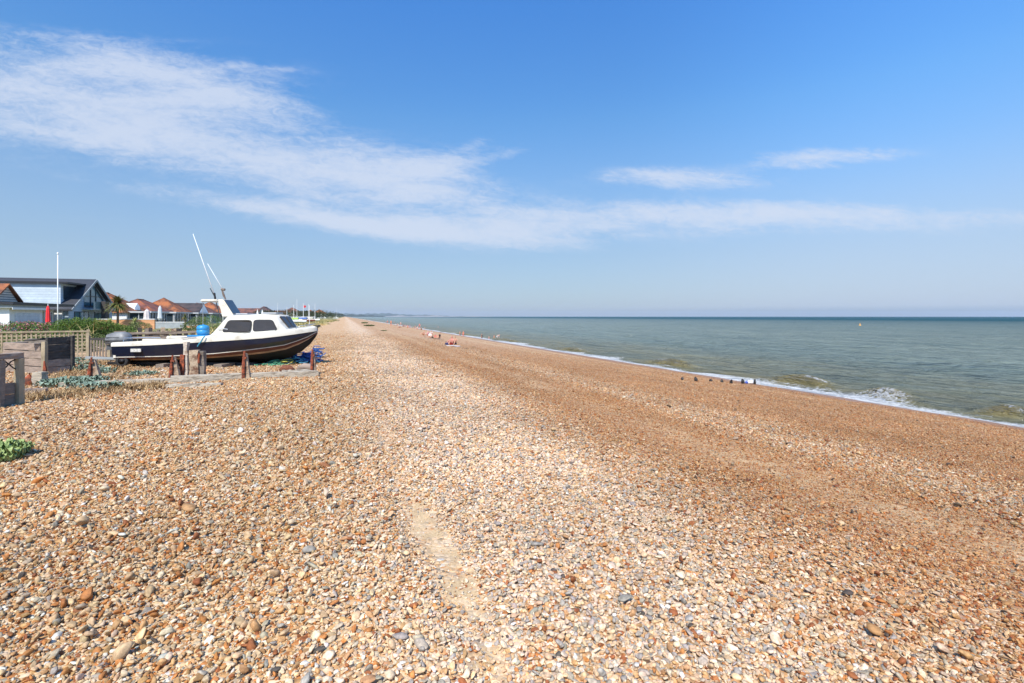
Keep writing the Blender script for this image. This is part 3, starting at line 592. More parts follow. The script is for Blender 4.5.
m_sun = mat('light_grey_frame', (.5, .5, .49), .5, .1, 2)
def bungalow(Y, s0, wlen, dep, wall_h, ridge_z, m_roof, m_wall, label, kind=0, ext=True, chim=False, group='seafront bungalows in a row', cat='house', z0=-.45):
    H = empty('bungalow', (*SY(s0, Y), z0), ROT, label=label, cat=cat, group=group)
    fbox('wall', (-dep, 0, 0), (0, wlen, wall_h), m_wall, H)
    o_ = .45; e = wall_h + .02; r0, r1 = (dep * .42, dep * .58)
    if kind == 0:   # hipped
        hy = min(wlen, dep) / 2
        if wlen >= dep: a_, b_ = (-dep / 2, hy), (-dep / 2, wlen - hy + .01)
        else: a_, b_ = (-dep + hy, wlen / 2), (-hy, wlen / 2)
        vs = [(-dep - o_, -o_, e), (o_, -o_, e), (o_, wlen + o_, e), (-dep - o_, wlen + o_, e), (a_[0], a_[1], ridge_z), (b_[0], b_[1], ridge_z)]
        fs = [(0, 1, 4), (1, 2, 5, 4), (2, 3, 5), (3, 0, 4, 5), (3, 2, 1, 0)] if wlen >= dep else [(0, 1, 5, 4), (1, 2, 5), (2, 3, 4, 5), (3, 0, 4), (3, 2, 1, 0)]
        rf = MB().add(vs, fs).build('roof', m_roof, H)
        rd = MB().tube([(a_[0], a_[1], ridge_z), (b_[0], b_[1], ridge_z)], .14, 6)
        for q, (cx, cy) in ((a_, (-dep - o_, -o_)), (a_ if wlen >= dep else b_, (o_, -o_)), (b_, (o_, wlen + o_)), (b_ if wlen >= dep else a_, (-dep - o_, wlen + o_))): rd.tube([(q[0], q[1], ridge_z), (cx, cy, e)], .09, 6)
        rd.build('ridge_tiles', m_tileO if m_roof is not m_tileD else m_tileR, rf)
    else:           # gable to the sea
        rf = MB().prism([(o_, -o_, e), (o_, wlen + o_, e), (o_, wlen / 2, ridge_z)], (-dep - 2 * o_, 0, 0)).build('roof', m_roof, H)
        MB().prism([(o_ + .01, .2, e + .1), (o_ + .01, wlen - .2, e + .1), (o_ + .01, wlen / 2, ridge_z - .3)], (.04, 0, 0)).build('gable_panel', m_wpaint, rf)
    if chim:
        MB().prism([(o_ - .8, wlen * .45, wall_h), (o_ - .8, wlen * .68, wall_h), (o_ - .8, wlen * .68, wall_h + 1.1), (o_ - .8, wlen * .56, wall_h + 1.8), (o_ - .8, wlen * .45, wall_h + 1.1)], (-2.6, 0, 0)).build('dormer', m_wpaint, rf)
    if chim:
        ch = MB().box((-dep * .6, wlen * .25, wall_h + 1), (-dep * .6 + .7, wlen * .25 + .6, ridge_z + .8)); ch.box((-dep * .6 + .2, wlen * .25 + .15, ridge_z + .8), (-dep * .6 + .5, wlen * .25 + .45, ridge_z + 1.1)); ch.build('chimney', m_red, rf)
    if ext:
        x1 = 3.2; ex = MB(); ex.box((.01, .6, 0), (x1, wlen - .8, .55)); ex.box((-.0, .3, 2.7), (x1 + .35, wlen - .5, 3.0)); exo = ex.build('sun_room', m_sun, H)
        n = 6
        for i in range(n + 1): y = .6 + (wlen - 1.5) * i / n; fbox('post', (x1 - .12, y, .56), (x1 - .02, y + .12, 2.69), m_sun, exo)
        for i in range(3): fbox('post', (.1 + i * 1.4, .62, .56), (.22 + i * 1.4, .72, 2.69), m_sun, exo)
        MB().box((.1, .75, .57), (x1 - .15, wlen - .95, 2.68)).build('glazing', m_darkglass if kind != 1 else m_glass, exo)
    else:
        window(H, 'x', 0, wlen * .12, wlen * .38, .9, 2.1, 1); window(H, 'x', 0, wlen * .62, wlen * .88, .9, 2.1, 1)
        window(H, 'y', 0, -dep * .7, -dep * .4, .9, 2.1, 1, sgn=-1)
        fbox('door', (.01, wlen * .45, 0), (.06, wlen * .53, 2.05), m_grey, H)
    return H
rows = [
    (87, 10.5, 9.5, 2.7, 6.3, m_tileO, m_white, 'orange roofed bungalow just right of the palm, nearest of its row', 0, True),
    (100, 12.5, 9, 2.7, 5.6, m_tileR, m_white, 'long red-brown hipped roof bungalow with sun room, behind the pale closed parasol', 0, True),
    (115.5, 10, 9.5, 2.7, 6.4, m_tileO, m_cream, 'bright orange hipped roof bungalow, middle of the row behind the boat', 0, True),
    (128, 10, 9, 2.7, 5.6, m_tileD, m_white, 'dark tiled bungalow with its gable to the sea, behind the blue drum', 1, True),
    (141, 11, 9, 2.7, 5.9, m_tileB, m_wpaint, 'brown tiled bungalow with low white front, left of the boat canopy', 0, True),
    (156, 13, 10, 2.8, 6.6, m_tileO, m_white, 'rusty orange roofed bungalow seen under the boat canopy', 0, False),
    (174, 12, 9, 2.7, 5.6, m_tileD, m_white, 'charcoal roofed house just right of the boat wheelhouse', 0, False)]
for (Y, wl, dp, wh, rz_, mr, mw, lb, kd, ex) in rows: bungalow(Y, -38, wl, dp, wh, rz_, mr, mw, lb, kd, ex, chim=(Y == 87))
fr_ = random.Random(4)
ORD = 'first second third fourth fifth sixth seventh eighth ninth tenth eleventh twelfth thirteenth fourteenth fifteenth sixteenth seventeenth eighteenth nineteenth twentieth'.split()
names_far = ['brown tiled', 'charcoal tiled', 'dark grey', 'red tiled']
Y = 194; k = 0
while Y < 640:
    wl = fr_.uniform(11, 16) * (1 + Y / 900); mr = [m_tileB, m_tileD, m_tileD, m_tileR][k % 4]
    rzz = fr_.uniform(5.2, 6.8) if k not in (4, 7) else 8
    bungalow(Y, fr_.uniform(-37, -30) if Y < 300 else fr_.uniform(-31, -23), wl, fr_.uniform(9, 11), 2.7 if rzz < 8 else 4.8, rzz, m_tileO if k == 7 else mr, m_white if fr_.random() < .6 else m_cream,
             '%s roofed far house, %s beyond the charcoal one right of the wheelhouse' % (['brown', 'dark', 'charcoal', 'red-brown'][k % 4] if k != 7 else 'orange', ORD[k]), 0 if k % 3 else 1, False, group='distant seafront houses')
    Y += wl + fr_.uniform(3, 14) * (1 + Y / 300); k += 1

bungalow(500, -19, 16, 13, 5.2, 9.2, m_tileO, m_white, 'white two-storey far house with orange roof, nearest the point where the beach vanishes', 0, False, group='distant seafront houses')

# garden walls, palms and terrace things in front of the houses
m_orangewall = stripes('orange_boards', (.66, .33, .16), (.4, .18, .08), .32, 2, .7, .1)
def garden_wall(px0, px1, Y, y0, y1, label, m_):
    a_, b_ = W(px0, y0, Y), W(px1, y0, Y); z1 = CH - (y0 - HY) / F * Y; z0 = float(gz(a_.x, Y)) - .1
    H = empty('garden_wall', (a_.x, Y, 0), 0, label=label, cat='wall')
    fbox('wall_panel', (0, -.1, z0), (b_.x - a_.x, .1, z1), m_, H); fbox('coping', (-.05, -.16, z1 + .002), (b_.x - a_.x + .05, .16, z1 + .09), m_wpaint, H); return H
garden_wall(96, 155, 68, 319.5, 329, 'low orange boarded garden wall below the palm', m_orangewall)
garden_wall(186, 206, 75, 325.5, 330, 'short terracotta wall left of the blue drum', mat('terracotta_render', (.6, .3, .18), .8, .1, 2))
garden_wall(155, 186, 72, 322.5, 328, 'grey terrace wall with white coping between the orange walls', m_grey)
def palm(px, py_base, Y, h, spread, n, label, mleaf, trunk=.13, seed=1):
    p = on_ground((px - 512) / F * Y, Y); H = empty('palm_tree', p, 0, label=label, cat='palm tree' if h > 2 else 'plant')
    r = random.Random(seed); MB().tube([(0, 0, 0), (.05, 0, h * .5), (0, .03, h)], [trunk * 1.3, trunk, trunk * .9], 8).build('trunk', m_bark, H, True)
    vs, fs = [], []
    for i in range(n):
        a = r.uniform(0, 6.28); e = r.uniform(-.7, 1.35); L = spread * r.uniform(.7, 1.1); d = Vector((math.cos(a) * math.cos(e), math.sin(a) * math.cos(e), math.sin(e))); sdv = Vector((-math.sin(a), math.cos(a), 0)) * spread * .045; b0 = len(vs)
        for u in range(4):
            f = u / 3; c_ = Vector((0, 0, h)) + d * L * f + Vector((0, 0, -.35 * L * f * f)); w_ = (1 - f * .85)
            vs += [c_ - sdv * w_, c_ + sdv * w_]
        for u in range(3): q = b0 + 2 * u; fs.append((q, q + 1, q + 3, q + 2))
    MB().add(vs, fs).build('crown', mleaf, H); return H
m_palm = leafmat('palm_leaf', (.14, .18, .045), (.16, .09, .03), 2); m_yucca = leafmat('yucca_leaf', (.42, .42, .16), (.25, .28, .09), 4)
palm(117.5, 330, 66, 3.5, 1.7, 420, 'palm with shaggy crown in front of the orange roof', m_palm, seed=3)
palm(109.5, 328, 62, 1.0, 1.0, 120, 'pale yellow-green yucca left of the palm', m_yucca, seed=4)
palm(134.5, 328, 64, 1.05, .95, 110, 'pale yellow-green yucca right of the palm', m_yucca, seed=5)
palm(185, 328, 70, 1.7, .8, 90, 'small brownish palm left of the short terracotta wall', m_palm, seed=6)
def parasol(px, Y, z0, z1, m_, label, wd):
    x = (px - 512) / F * Y; g0 = float(gz(x, Y)); H = empty('closed_parasol', (x, Y, g0), 0, label=label, cat='parasol')
    MB().tube([(0, 0, 0), (0, 0, z1 - g0 + .15)], .03, 6).build('pole', m_wpaint, H)
    rings = []; 
    for f, k in ((0, .55), (.12, .95), (.35, .8), (.6, .75), (.85, .6), (.97, .3), (1, .05)):
        rings.append([Vector((wd * k * (1 + .18 * (j % 2)) * math.cos(j * math.pi / 8), wd * k * (1 + .18 * (j % 2)) * math.sin(j * math.pi / 8), z0 - g0 + (z1 - z0) * f)) for j in range(16)])
    MB().loft(rings).build('canopy', m_, H); return H
parasol(48, 50, .85, 2.7, mat('red_canvas', (.75, .02, .025), .7, .1, 4), 'closed bright red garden parasol near the flagpole', .2)
parasol(147, 80, .8, 2.75, mat('pale_canvas', (.62, .55, .52), .8, .05, 4), 'closed pale parasol on the terrace above the orange wall', .5)
parasol(160, 86, 1.0, 3.4, mat('grey_canvas', (.6, .62, .62), .8, .05, 4), 'closed light grey parasol between two sun rooms', .35)
# satellite-like white cowl on first bungalow gable
FP = on_ground((57.8 - 512) / F * 35, 35); H = empty('flagpole', FP, 0, label='tall bare white flagpole rising behind the trellis fence', cat='flagpole')
MB().tube([(0, 0, 0), (0, 0, 3), (0, 0, 6.0)], [.038, .034, .026], 8).build('pole', m_wpaint, H, True)
MB().tube([(0, 0, 6.0), (0, 0, 6.06), (0, 0, 6.14), (0, 0, 6.17)], [.03, .06, .045, .01], 10).build('finial', m_wpaint, H, True); MB().box((.045, -.02, 1.1), (.09, .02, 1.3)).build('cleat', m_grey, H)

# hedge, flowering bushes and shrubs behind the fence
def hedge(name, pts, h, wd, n, leaf, m_, seed, label, cat='hedge', petals=None):
    bl = []
    for (x, y, hh_) in pts: 
        z = float(gz(x, y)); bl.append((x, y, z + hh_ * .55, wd, wd * .8, hh_ * .55))
    H = empty(name, (pts[0][0], pts[0][1], 0), 0, label=label, cat=cat); P0 = Vector((pts[0][0], pts[0][1], 0))
    bl2 = [(b_[0] - P0.x, b_[1] - P0.y, *b_[2:]) for b_ in bl]
    foliage('foliage', bl2, n, leaf, m_, seed, H)
    if petals: foliage('blossom', [(b_[0], b_[1], b_[2] + .05, b_[3], b_[4], b_[5]) for b_ in bl2], petals, leaf * .9, m_pink, seed + 1, H, .9)
    st = MB()
    for b_ in bl2: st.tube([(b_[0], b_[1], 0), (b_[0] + .1, b_[1], b_[2])], [.05, .02], 5)
    st.build('stems', m_bark, H); return H
hp = [(W(p, 0, 31 + (p - 60) * .06).x, 31 + (p - 60) * .06, hh_) for p, hh_ in ((62, 1.3), (68, 1.36), (75, 1.42), (82, 1.42), (89, 1.4), (96, 1.36), (102, 1.3), (108, 1.2), (114, 1.08), (120, .98), (126, .88))]
hedge('hedge', hp, 1.4, .62, 26000, .075, m_hedge, 11, 'clipped dark green hedge sloping down behind the trellis fence')
fp_ = [(W(p, 0, 36).x, 36 + (i % 2), hh_) for i, (p, hh_) in enumerate(((-6, 1.2), (4, 1.15), (13, 1.2), (22, 1.1), (30, 1.2), (38, 1.15), (46, 1.1), (52, 1.05)))]
hedge('flowering_bush', fp_, 1.2, .8, 9000, .1, m_hedge, 21, 'low bushes with pink blossom below the white house', 'bush', 1700)
def shrub_at(px, Y, h, wd, seed, label, m_=m_shrub, n=1500): return hedge('shrub', [((px - 512) / F * Y, Y, h)], h, wd, n, .12, m_, seed, label, 'shrub')
shrub_at(200, 62, 1.5, 1.3, 31, 'green garden shrub left of the blue drum', leafmat('garden_leaf', (.15, .2, .06), (.08, .11, .03)))
shrub_at(193, 55, 1.0, 1.2, 32, 'olive coloured shrub behind the old stake fence')
shrub_at(212, 66, 1.6, 1.5, 33, 'green bush behind the boat canopy support', m_hedge)
shrub_at(140, 58, .9, 1.2, 34, 'low scrubby bush in front of the orange boarded wall')
# pampas-like stems by the hedge
tufts('pampas_grass', [(*W(74, 0, 29).xy, .7, 1.7, 7), (*W(84, 0, 29).xy, .8, 1.6, 7)], m_straw, 41, 'tall straw-coloured grass stems arching over the hedge', 'grass clump', blade=.018)

hedge('scrub_bush', [(W(p, 0, 22).x, 22 + (i % 3) * .6, .8) for i, p in enumerate(range(-10, 92, 9))], .8, .6, 9000, .07, m_shrub, 71, 'low olive scrub growing close behind the trellis fence', 'scrub')

# trees in the far row
def tree(px, Y, h, wd, label, seed, s_m=m_shrub):
    x = (px - 512) / F * Y; p = on_ground(x, Y); H = empty('tree', p, 0, label=label, cat='tree', group='dark trees among the far houses'); r = random.Random(seed)
    MB().tube([(0, 0, 0), (.1, 0, h * .35), (0, 0, h * .7)], [.25, .18, .08], 7).build('trunk', m_bark, H, True)
    bl = [(r.uniform(-wd * .5, wd * .5), r.uniform(-wd * .5, wd * .5), h * r.uniform(.35, .6), wd * r.uniform(.35, .55), wd * r.uniform(.35, .55), h * r.uniform(.16, .26)) for _ in range(9)]
    bl = [(a, b_, c_ * .8, d, e, f * .85) for a, b_, c_, d, e, f in bl]; foliage('crown', bl, 2200, .38 * (Y / 200) ** .5, s_m, seed, H); return H
m_tree = leafmat('tree_leaf', (.05, .065, .025), (.022, .03, .012), 1.5)
for i, (px, Y, h, wd) in enumerate(((315, 230, 7, 11), (286, 215, 6.8, 9), (298, 290, 8, 12), (269, 185, 6.4, 8), (332, 520, 9, 16), (322, 330, 7, 11))):
    tree(px, Y, h, wd, ['dense dark round tree just left of the white gabled far house', 'dark tree among masts left of centre of the dinghy park', 'dark tree behind the tallest masts', 'dark tree right of the boat wheelhouse', 'farthest dark tree near where the beach meets the horizon', 'small dark tree beside the orange roofed far house'][i], 50 + i, m_tree)

# back-beach turf and scrub
r = random.Random(5); sp_ = []
for i in range(420):
    Y = r.uniform(34, 210); e = np.interp(Y, [22, 75], [-15, -4.6]); s = e - r.uniform(-.6, 16) ; x = s - M0 * Y
    sp_.append((x, Y, .9 + Y / 120, .22 + Y / 500, 26))
tufts('scrub_grass', sp_, m_straw, 6, 'straw and green tufts growing on the back of the beach', 'grass', kind='stuff', blade=.03)
sp2 = [(x + r.uniform(-1, 1), y + r.uniform(-2, 2), a_ * 1.1, b_ * .8, n) for (x, y, a_, b_, n) in sp_[:260]]
tufts('green_scrub', sp2, m_shrub, 8, 'olive green scrub growing on the back of the beach', 'grass', kind='stuff', blade=.04)

# ---------------------------------------------------------------- fences and timber by the boat
m_trel = mat('trellis_wood', (.36, .29, .185), .85, .2, 3, bump=.3)
m_old = mat('weathered_timber', (.25, .20, .155), .9, .25, 2.2, bump=.8, bscale=14, stretch=(1, 1, 5))
m_oldx = mat('weathered_grey_beam', (.34, .29, .22), .9, .3, 3.0, col2=(.17, .13, .09), wear=.42, bump=1, bscale=10, stretch=(.6, 3, 6))
m_pinkwood = mat('pale_sleeper_boards', (.33, .25, .195), .9, .22, 2.0, bump=.7, bscale=12, stretch=(.7, 3, 6))
m_tar = mat('tarred_boards', (.055, .048, .042), .75, .35, 2.5, bump=.8, bscale=12, stretch=(1, 1, 5))
m_rust = mat('rusted_iron', (.27, .06, .022), .9, .3, 9, bump=.8, col2=(.10, .035, .02))
m_block = mat('stained_timber', (.33, .25, .17), .9, .3, 5, bump=.8, col2=(.15, .07, .04), wear=.46)
def fence_line(x0, y0, x1, y1, h, label):
    H = empty('trellis_fence', on_ground(x0, y0), math.atan2(y1 - y0, x1 - x0), label=label, cat='fence'); L = math.hypot(x1 - x0, y1 - y0)
    n = int(L / 1.75)
    for i in range(n + 1): x = L * i / n; MB().box((x - .045, -.045, -.1), (x + .045, .045, h + .07), taper=.004).build('post', m_trel, H)
    la = MB(); k = int(L / .13)
    for i in range(k): x = .07 + i * .13; la.box((x, -.018, .08), (x + .045, -.004, h - .02))
    for i in range(int((h - .1) / .13)): z = .1 + i * .13; la.box((0, -.0015, z), (L, .013, z + .045))
    la.build('lattice', m_trel, H); MB().box((-.05, -.05, h - .03), (L + .05, .03, h + .025)).build('top_rail', m_trel, H); return H
a_ = W(-28, 0, 17.6); b_ = W(88, 0, 19.4)
fence_line(a_.x, a_.y, b_.x, b_.y, 1.05, 'weathered square-lattice trellis fence with posts behind the timber box')
# vertical slat gate by the stern
p = W(87, 0, 17.2); H = empty('slatted_gate', on_ground(p.x, p.y), .1, label='small gate of vertical slats with a dark top rail, left of the outboard motor', cat='gate')
for x in (0, .68): MB().box((x, -.05, -.05), (x + .09, .05, .93)).build('post', m_trel, H)
q = MB()
for i in range(6): q.box((.11 + i * .095, -.02, .05), (.16 + i * .095, .0, .78))
q.build('slats', m_old, H); MB().box((.095, -.03, .785), (.675, .02, .86)).build('top_rail', m_tar, H)
# old stake fence behind the boat
p0, p1 = W(118, 0, 25), W(208, 0, 27); rr = random.Random(9)
H = empty('stake_fence', on_ground(p0.x, p0.y), math.atan2(p1.y - p0.y, p1.x - p0.x), label='rough low fence of old grey stakes and boards behind the boat', cat='fence'); L = (p1 - Vector((p0.x, p0.y, p1.z))).length
x = 0
while x < L:
    hh_ = rr.uniform(.7, 1.05); q = MB().beam((x, rr.uniform(-.05, .05), -.1), (x + rr.uniform(-.04, .04), 0, hh_), rr.uniform(.12, .24), .08, .015, 3)
    q.build('stake', [m_old, m_block, m_oldx, m_brown][rr.randint(0, 3)], H); x += rr.uniform(.14, .3)
for z in (.25, .5, .72): MB().beam((0, -.09, z), (L, -.09, z + .05), .03, .12, .01, 10).build('rail', m_old, H)

# gate-like timber frame at the left edge
g0 = G(2, 408); g1 = G(19.5, 405)
H = empty('timber_gateway', g0, math.atan2(g1.y - g0.y, g1.x - g0.x), label='grey timber frame of posts and boards at the left edge', cat='timber frame')
L = (g1 - g0).length
MB().beam((-.04, 0, -.1), (-.02, 0, .84), .08, .1, .008, 5).build('post', m_old, H); MB().beam((L, 0, -.1), (L, 0, .84), .09, .10, .008, 5).build('post', m_trel, H)
MB().beam((-.9, .02, -.1), (-.9, .02, .84), .08, .1, .006, 5).build('post', m_old, H)
MB().beam((-1.1, -.02, .89), (L + .05, .01, .90), .09, .10, .008, 7).build('top_rail', m_pinkwood, H)
for z in (.1, .31): MB().beam((-.9, .04, z), (L - .06, .04, z + .01), .045, .2, .005, 5).build('board', m_old, H)
MB().tube([(.0, .02, .62), (.18, .04, .8), (.3, .02, .86)], .012, 5).tube([(.02, .0, .84), (.2, .02, .68), (.33, .02, .6)], .012, 5).build('wire', m_tar, H)

# timber box
c0 = G(46, 374.5); bl_ = G(4, 372); br_ = G(71, 371.5)
H = empty('timber_box', c0, 0, label='large box of pale sleepers with a tarred dark side', cat='wooden box')
lf = bl_ - c0; rt_ = br_ - c0; lf.z = rt_.z = 0
for i in range(4):
    z = .1 + i * .215; j = i * .01
    MB().beam(Vector((0, 0, z)) + lf * .03 * i, lf + Vector((j, 0, z - .01)), .09, .186, .006, 6).build('sleeper', m_pinkwood, H)
for i in range(5):
    z = .09 + i * .205; up_ = i >= 2
    MB().beam(rt_ * .02 + Vector((0, 0, z)), rt_ * random.uniform(.97, 1.03) + Vector((0, 0, z)), .07, .195, .006, 6).build('side_board', m_tar if up_ else m_pinkwood, H)
MB().beam((.0, -.04, -.05), (0, -.04, .9), .1, .1, .005, 4).build('corner_post', m_trel, H); MB().beam(rt_ + Vector((.03, 0, -.05)), rt_ + Vector((.03, 0, 1.04)), .09, .09, .005, 4).build('corner_post', m_tar, H)
back = rt_ + lf; MB().beam(rt_ + Vector((0, 0, .5)), back + Vector((0, 0, .45)), .07, .9, .006, 4).build('back_panel', m_old, H); MB().beam(lf + Vector((0, 0, .42)), back + Vector((0, 0, .42)), .07, .8, .006, 4).build('side_panel', m_old, H)
MB().beam((-.5, -.0, .93), (-.1, .03, .97), .2, .05, .005, 4).build('loose_plank', m_tar, H)

# groyne timbers on the ground
def timber(p, q, w_, h, label, m_=m_oldx, lift=.0, group=None, seg=14):
    c_ = (p + q) / 2; o = MB().beam(p - c_ + Vector((0, 0, lift)), q - c_ + Vector((0, 0, lift - .02)), w_, h, .011, seg).build('timber_beam', m_, loc=c_); tag(o, label, 'timber beam', group); return o
timber(G(171, 383.5), G(318, 376.5), .2, .2, 'long weathered grey beam lying below the boat', lift=.08)
timber(G(167, 388.5), G(222, 386), .16, .12, 'short grey plank in front of the left end of the long beam', lift=.03)
timber(G(60, 388), G(172, 383), .2, .2, 'grey cracked beam half buried among dry scrub, left of the posts', lift=.03)
timber(G(22, 395), G(46, 393), .22, .16, 'short thick timber end beside the left timber frame', m_pinkwood, lift=.04)
timber(G(283, 373), G(312, 371.5), .2, .1, 'short grey driftwood behind the right end of the long beam', lift=.03)
def spike(px, pb, pt, label, half=.17, pole=True, lean=.0):
    g_ = G(px, pb); hgt = (pb - pt) / F * g_.y; H = empty('rusty_groyne_post', g_, .15, label=label, cat='groyne post', group='rusty iron posts along the old groyne')
    MB().loft([[Vector((-half, -.06, -.05)), Vector((half, -.06, -.05)), Vector((half, .06, -.05)), Vector((-half, .06, -.05))],
               [Vector((-half * .6, -.05, hgt * .45)), Vector((half * .62, -.05, hgt * .4)), Vector((half * .62, .05, hgt * .4)), Vector((-half * .6, .05, hgt * .45))],
               [Vector((-.04 + lean, -.03, hgt * .93)), Vector((.03 + lean, -.03, hgt * .9)), Vector((.03 + lean, .03, hgt * .9)), Vector((-.04 + lean, .03, hgt * .93))]]).build('timber_wedge', m_block, H)
    MB().tube([(-half * .3, -.09, -.05), (-half * .25, -.085, hgt * .5), (-.01 + lean, -.07, hgt)], [.038, .04, .024], 6).build('iron_spike', m_rust, H)
    MB().box((-.05 + lean, -.1, hgt * .74), (.035 + lean, -.03, hgt * .8)).build('bolt_plate', m_rust, H); return H
spike(94, 381, 357, 'rusty topped timber wedge standing left of the boat stern', .19)
spike(174.5, 380, 355, 'rusty spiked wedge just left of the white-topped post', .16)
spike(246, 379, 351, 'slim rusty spiked post under the middle of the boat', .12)
spike(313.5, 375, 349, 'rusty spiked post at the right end of the long beam, beside blue rope', .09)
g_ = G(184.5, 379); H = empty('groyne_post', g_, 0, label='tall post with bleached white top and rusted base', cat='groyne post'); hgt = (379 - 342) / F * g_.y
MB().beam((.04, 0, -.05), (.05, 0, hgt), .11, .1, .014, 7).build('timber_shaft', mat('bleached_timber', (.42, .36, .29), .9, .3, 6, bump=.9, col2=(.22, .12, .07), wear=.45), H)
MB().beam((-.03, -.07, -.05), (.0, -.07, hgt * .66), .10, .06, .01, 6).build('iron_strap', m_rust, H)
g_ = G(198, 378.5); H = empty('timber_stump', g_, .2, label='thick split stump with rust stains beside the white-topped post', cat='timber stump'); hgt = (378.5 - 350) / F * g_.y
MB().beam((-.07, 0, -.05), (-.06, 0, hgt), .2, .2, .018, 6).build('stump', m_block, H); MB().beam((.1, .02, -.05), (.09, .02, hgt * .96), .13, .16, .014, 6).build('split_half', m_old, H)
MB().beam((.05, -.1, hgt * .55), (.06, -.09, hgt * .9), .06, .03, .004, 3).build('iron_strap', m_rust, H)
g_ = G(31, 386); H = empty('rusty_stump', g_, 0, label='squat rust-red iron stump by the left timber frame', cat='stump')
MB().tube([(0, 0, -.02), (-.03, 0, .1), (-.05, 0, .2), (-.03, 0, .3)], [.07, .10, .075, .02], 7).build('iron_stump', m_rust, H, True); MB().beam((.17, .05, -.02), (.16, .05, .32), .2, .16, .02, 4).build('timber_block', m_oldx, H)
g_ = G(45, 377); tag(MB().tube([(0, 0, -.02), (0, 0, .2), (-.02, 0, .42)], [.06, .045, .015], 6).build('rusty_spike', m_rust, loc=g_), 'thin rusty spike at the corner of the timber box', 'spike')
g_ = G(287, 372); tag(MB().tube([(-.2, 0, .03), (-.1, .03, .1), (.06, 0, .11), (.2, .0, .05)], [.06, .11, .1, .05], 8).build('rusty_iron_lump', mat('dark_rust', (.2, .07, .035), .95, .3, 14, bump=1), loc=g_, smooth=True), 'dark rusty lump lying on the shingle right of the slim spiked post', 'iron lump')
g_ = G(304, 371); tag(MB().tube([(-.2, 0, .05), (0, .03, .12), (.2, 0, .1), (.3, .0, .04)], [.05, .12, .1, .04], 8).build('driftwood_log', m_pinkwood, loc=g_, smooth=True), 'stubby driftwood log between the rusty lump and last spiked post', 'log')

# plants on the shingle
kales = [(66, 386, .55, .2, 'blue-green sea kale in front of the half buried beam', 46), (84, 385, .5, .2, 'blue-green sea kale at the foot of the wedge post', 40), (98, 389.5, .5, .17, 'blue-green sea kale right of the wedge foot', 36),
         (75, 362, .45, .18, 'blue-green sea kale behind the wooden box by the trellis', 30), (88, 371, .4, .2, 'blue-green sea kale left of the wedge post', 28), (104, 374, .35, .2, 'blue-green sea kale below the boat stern', 26),
         (142, 375.5, .4, .14, 'blue-green sea kale in front of the hull', 26), (84, 365, .4, .14, 'blue-green sea kale midway to the slatted gate', 22)]
for i, (px, py, rd, h, lb, n) in enumerate(kales): rosette('sea_kale', G(px, py), rd * 1.1, h * .8, n * 3, m_kale, 60 + i, lb, group='sea kale plants around the old timbers')
rosette('leafy_green_plant', G(0, 460), .30, .17, 420, m_kaleg, 77, 'bright green leafy plant on bare shingle at left edge')
rosette('sea_kale', G(364.5, 323.5), 1.0, .3, 200, m_shrub, 78, 'dark green mound, left and farther of the plants on open shingle', group='plants on open shingle')
rosette('sea_kale', G(369.5, 326.3), 1.1, .25, 200, m_shrub, 79, 'dark green mound, middle of the plants on open shingle', group='plants on open shingle')
rosette('sea_kale', G(384, 331), .45, .1, 120, m_shrub, 80, 'flat dark green plant, nearest of those on open shingle', group='plants on open shingle')
sp3 = []; rr = random.Random(12)
for px, py, n in ((40, 398, 5), (55, 397, 5), (72, 396, 5), (90, 394, 4), (110, 391, 5), (128, 389, 5), (146, 388, 4), (158, 386, 3), (118, 380, 3), (64, 377, 3), (50, 383, 3), (28, 400, 2), (110, 366, 3), (130, 373, 3), (78, 373, 3), (100, 362, 3)):
    for _ in range(n): g_ = G(px + rr.uniform(-9, 9), py + rr.uniform(-3, 3)); sp3.append((g_.x, g_.y, .5, .17, 70))
tufts('dry_scrub', sp3, m_dry, 13, 'tangled brown dead stems on the shingle around the old timbers', 'dry scrub', kind='stuff', blade=.007)
tufts('dry_straw', [(x + rr.uniform(-.3, .3), y + rr.uniform(-.4, .4), .5, .13, 30) for (x, y, a_, b_, n) in sp3], leafmat('brown_dead_leaf', (.38, .26, .13), (.24, .14, .07), 9), 14, 'straw coloured dead leaves on the shingle around the old timbers', 'dry scrub', kind='stuff', blade=.012)

# ---------------------------------------------------------------- the boat
YN, YC = 15.5, 16.6; bx0 = (110.5 - 512) / F * YN - .06
boat = empty('cabin_boat', (bx0, YC, 0), 0, label='navy and white cabin boat drawn up on the shingle', cat='boat')
m_navy = mat('navy_gelcoat', (.006, .008, .020), .34, .3, 2.2, coat=.1, bump=.05, bscale=4, col2=(.015, .017, .027), wear=.44, stretch=(1, 1, .5))
m_gel = mat('cream_white_gelcoat', (.60, .56, .475), .45, .12, 2.6, coat=.1, col2=(.47, .42, .33), wear=.40)
m_boot = mat('red_brown_antifoul', (.13, .04, .022), .7, .3, 3, stretch=(.6, 1, 4)); m_tan = mat('tan_hull_band', (.40, .26, .16), .6, .2, 3); m_bott = mat('black_antifoul', (.006, .006, .006), .8, .3, 3)
m_tint = mat('brown_tinted_glass', (.05, .04, .033), .12, .15, 2, spec=.6); m_rub = mat('rubber_seal', (.02, .02, .02), .6, .1, 3); m_steel = mat('stainless_steel', (.6, .6, .6), .25, .1, 4, metal=1)
stx = [0, .8, 1.6, 2.4, 3.2, 4.0, 4.7, 5.3, 5.75, 6.1, 6.32, 6.44]
CX = lambda x: float(np.interp(x, [0, 4, 4.7, 5.3, 5.75, 6.1, 6.32, 6.44], [0, 4, 4.68, 5.18, 5.53, 5.8, 5.97, 6.05]))
def ip(x, xs_, ys_): return float(np.interp(x, xs_, ys_))
rings = []; mi = []
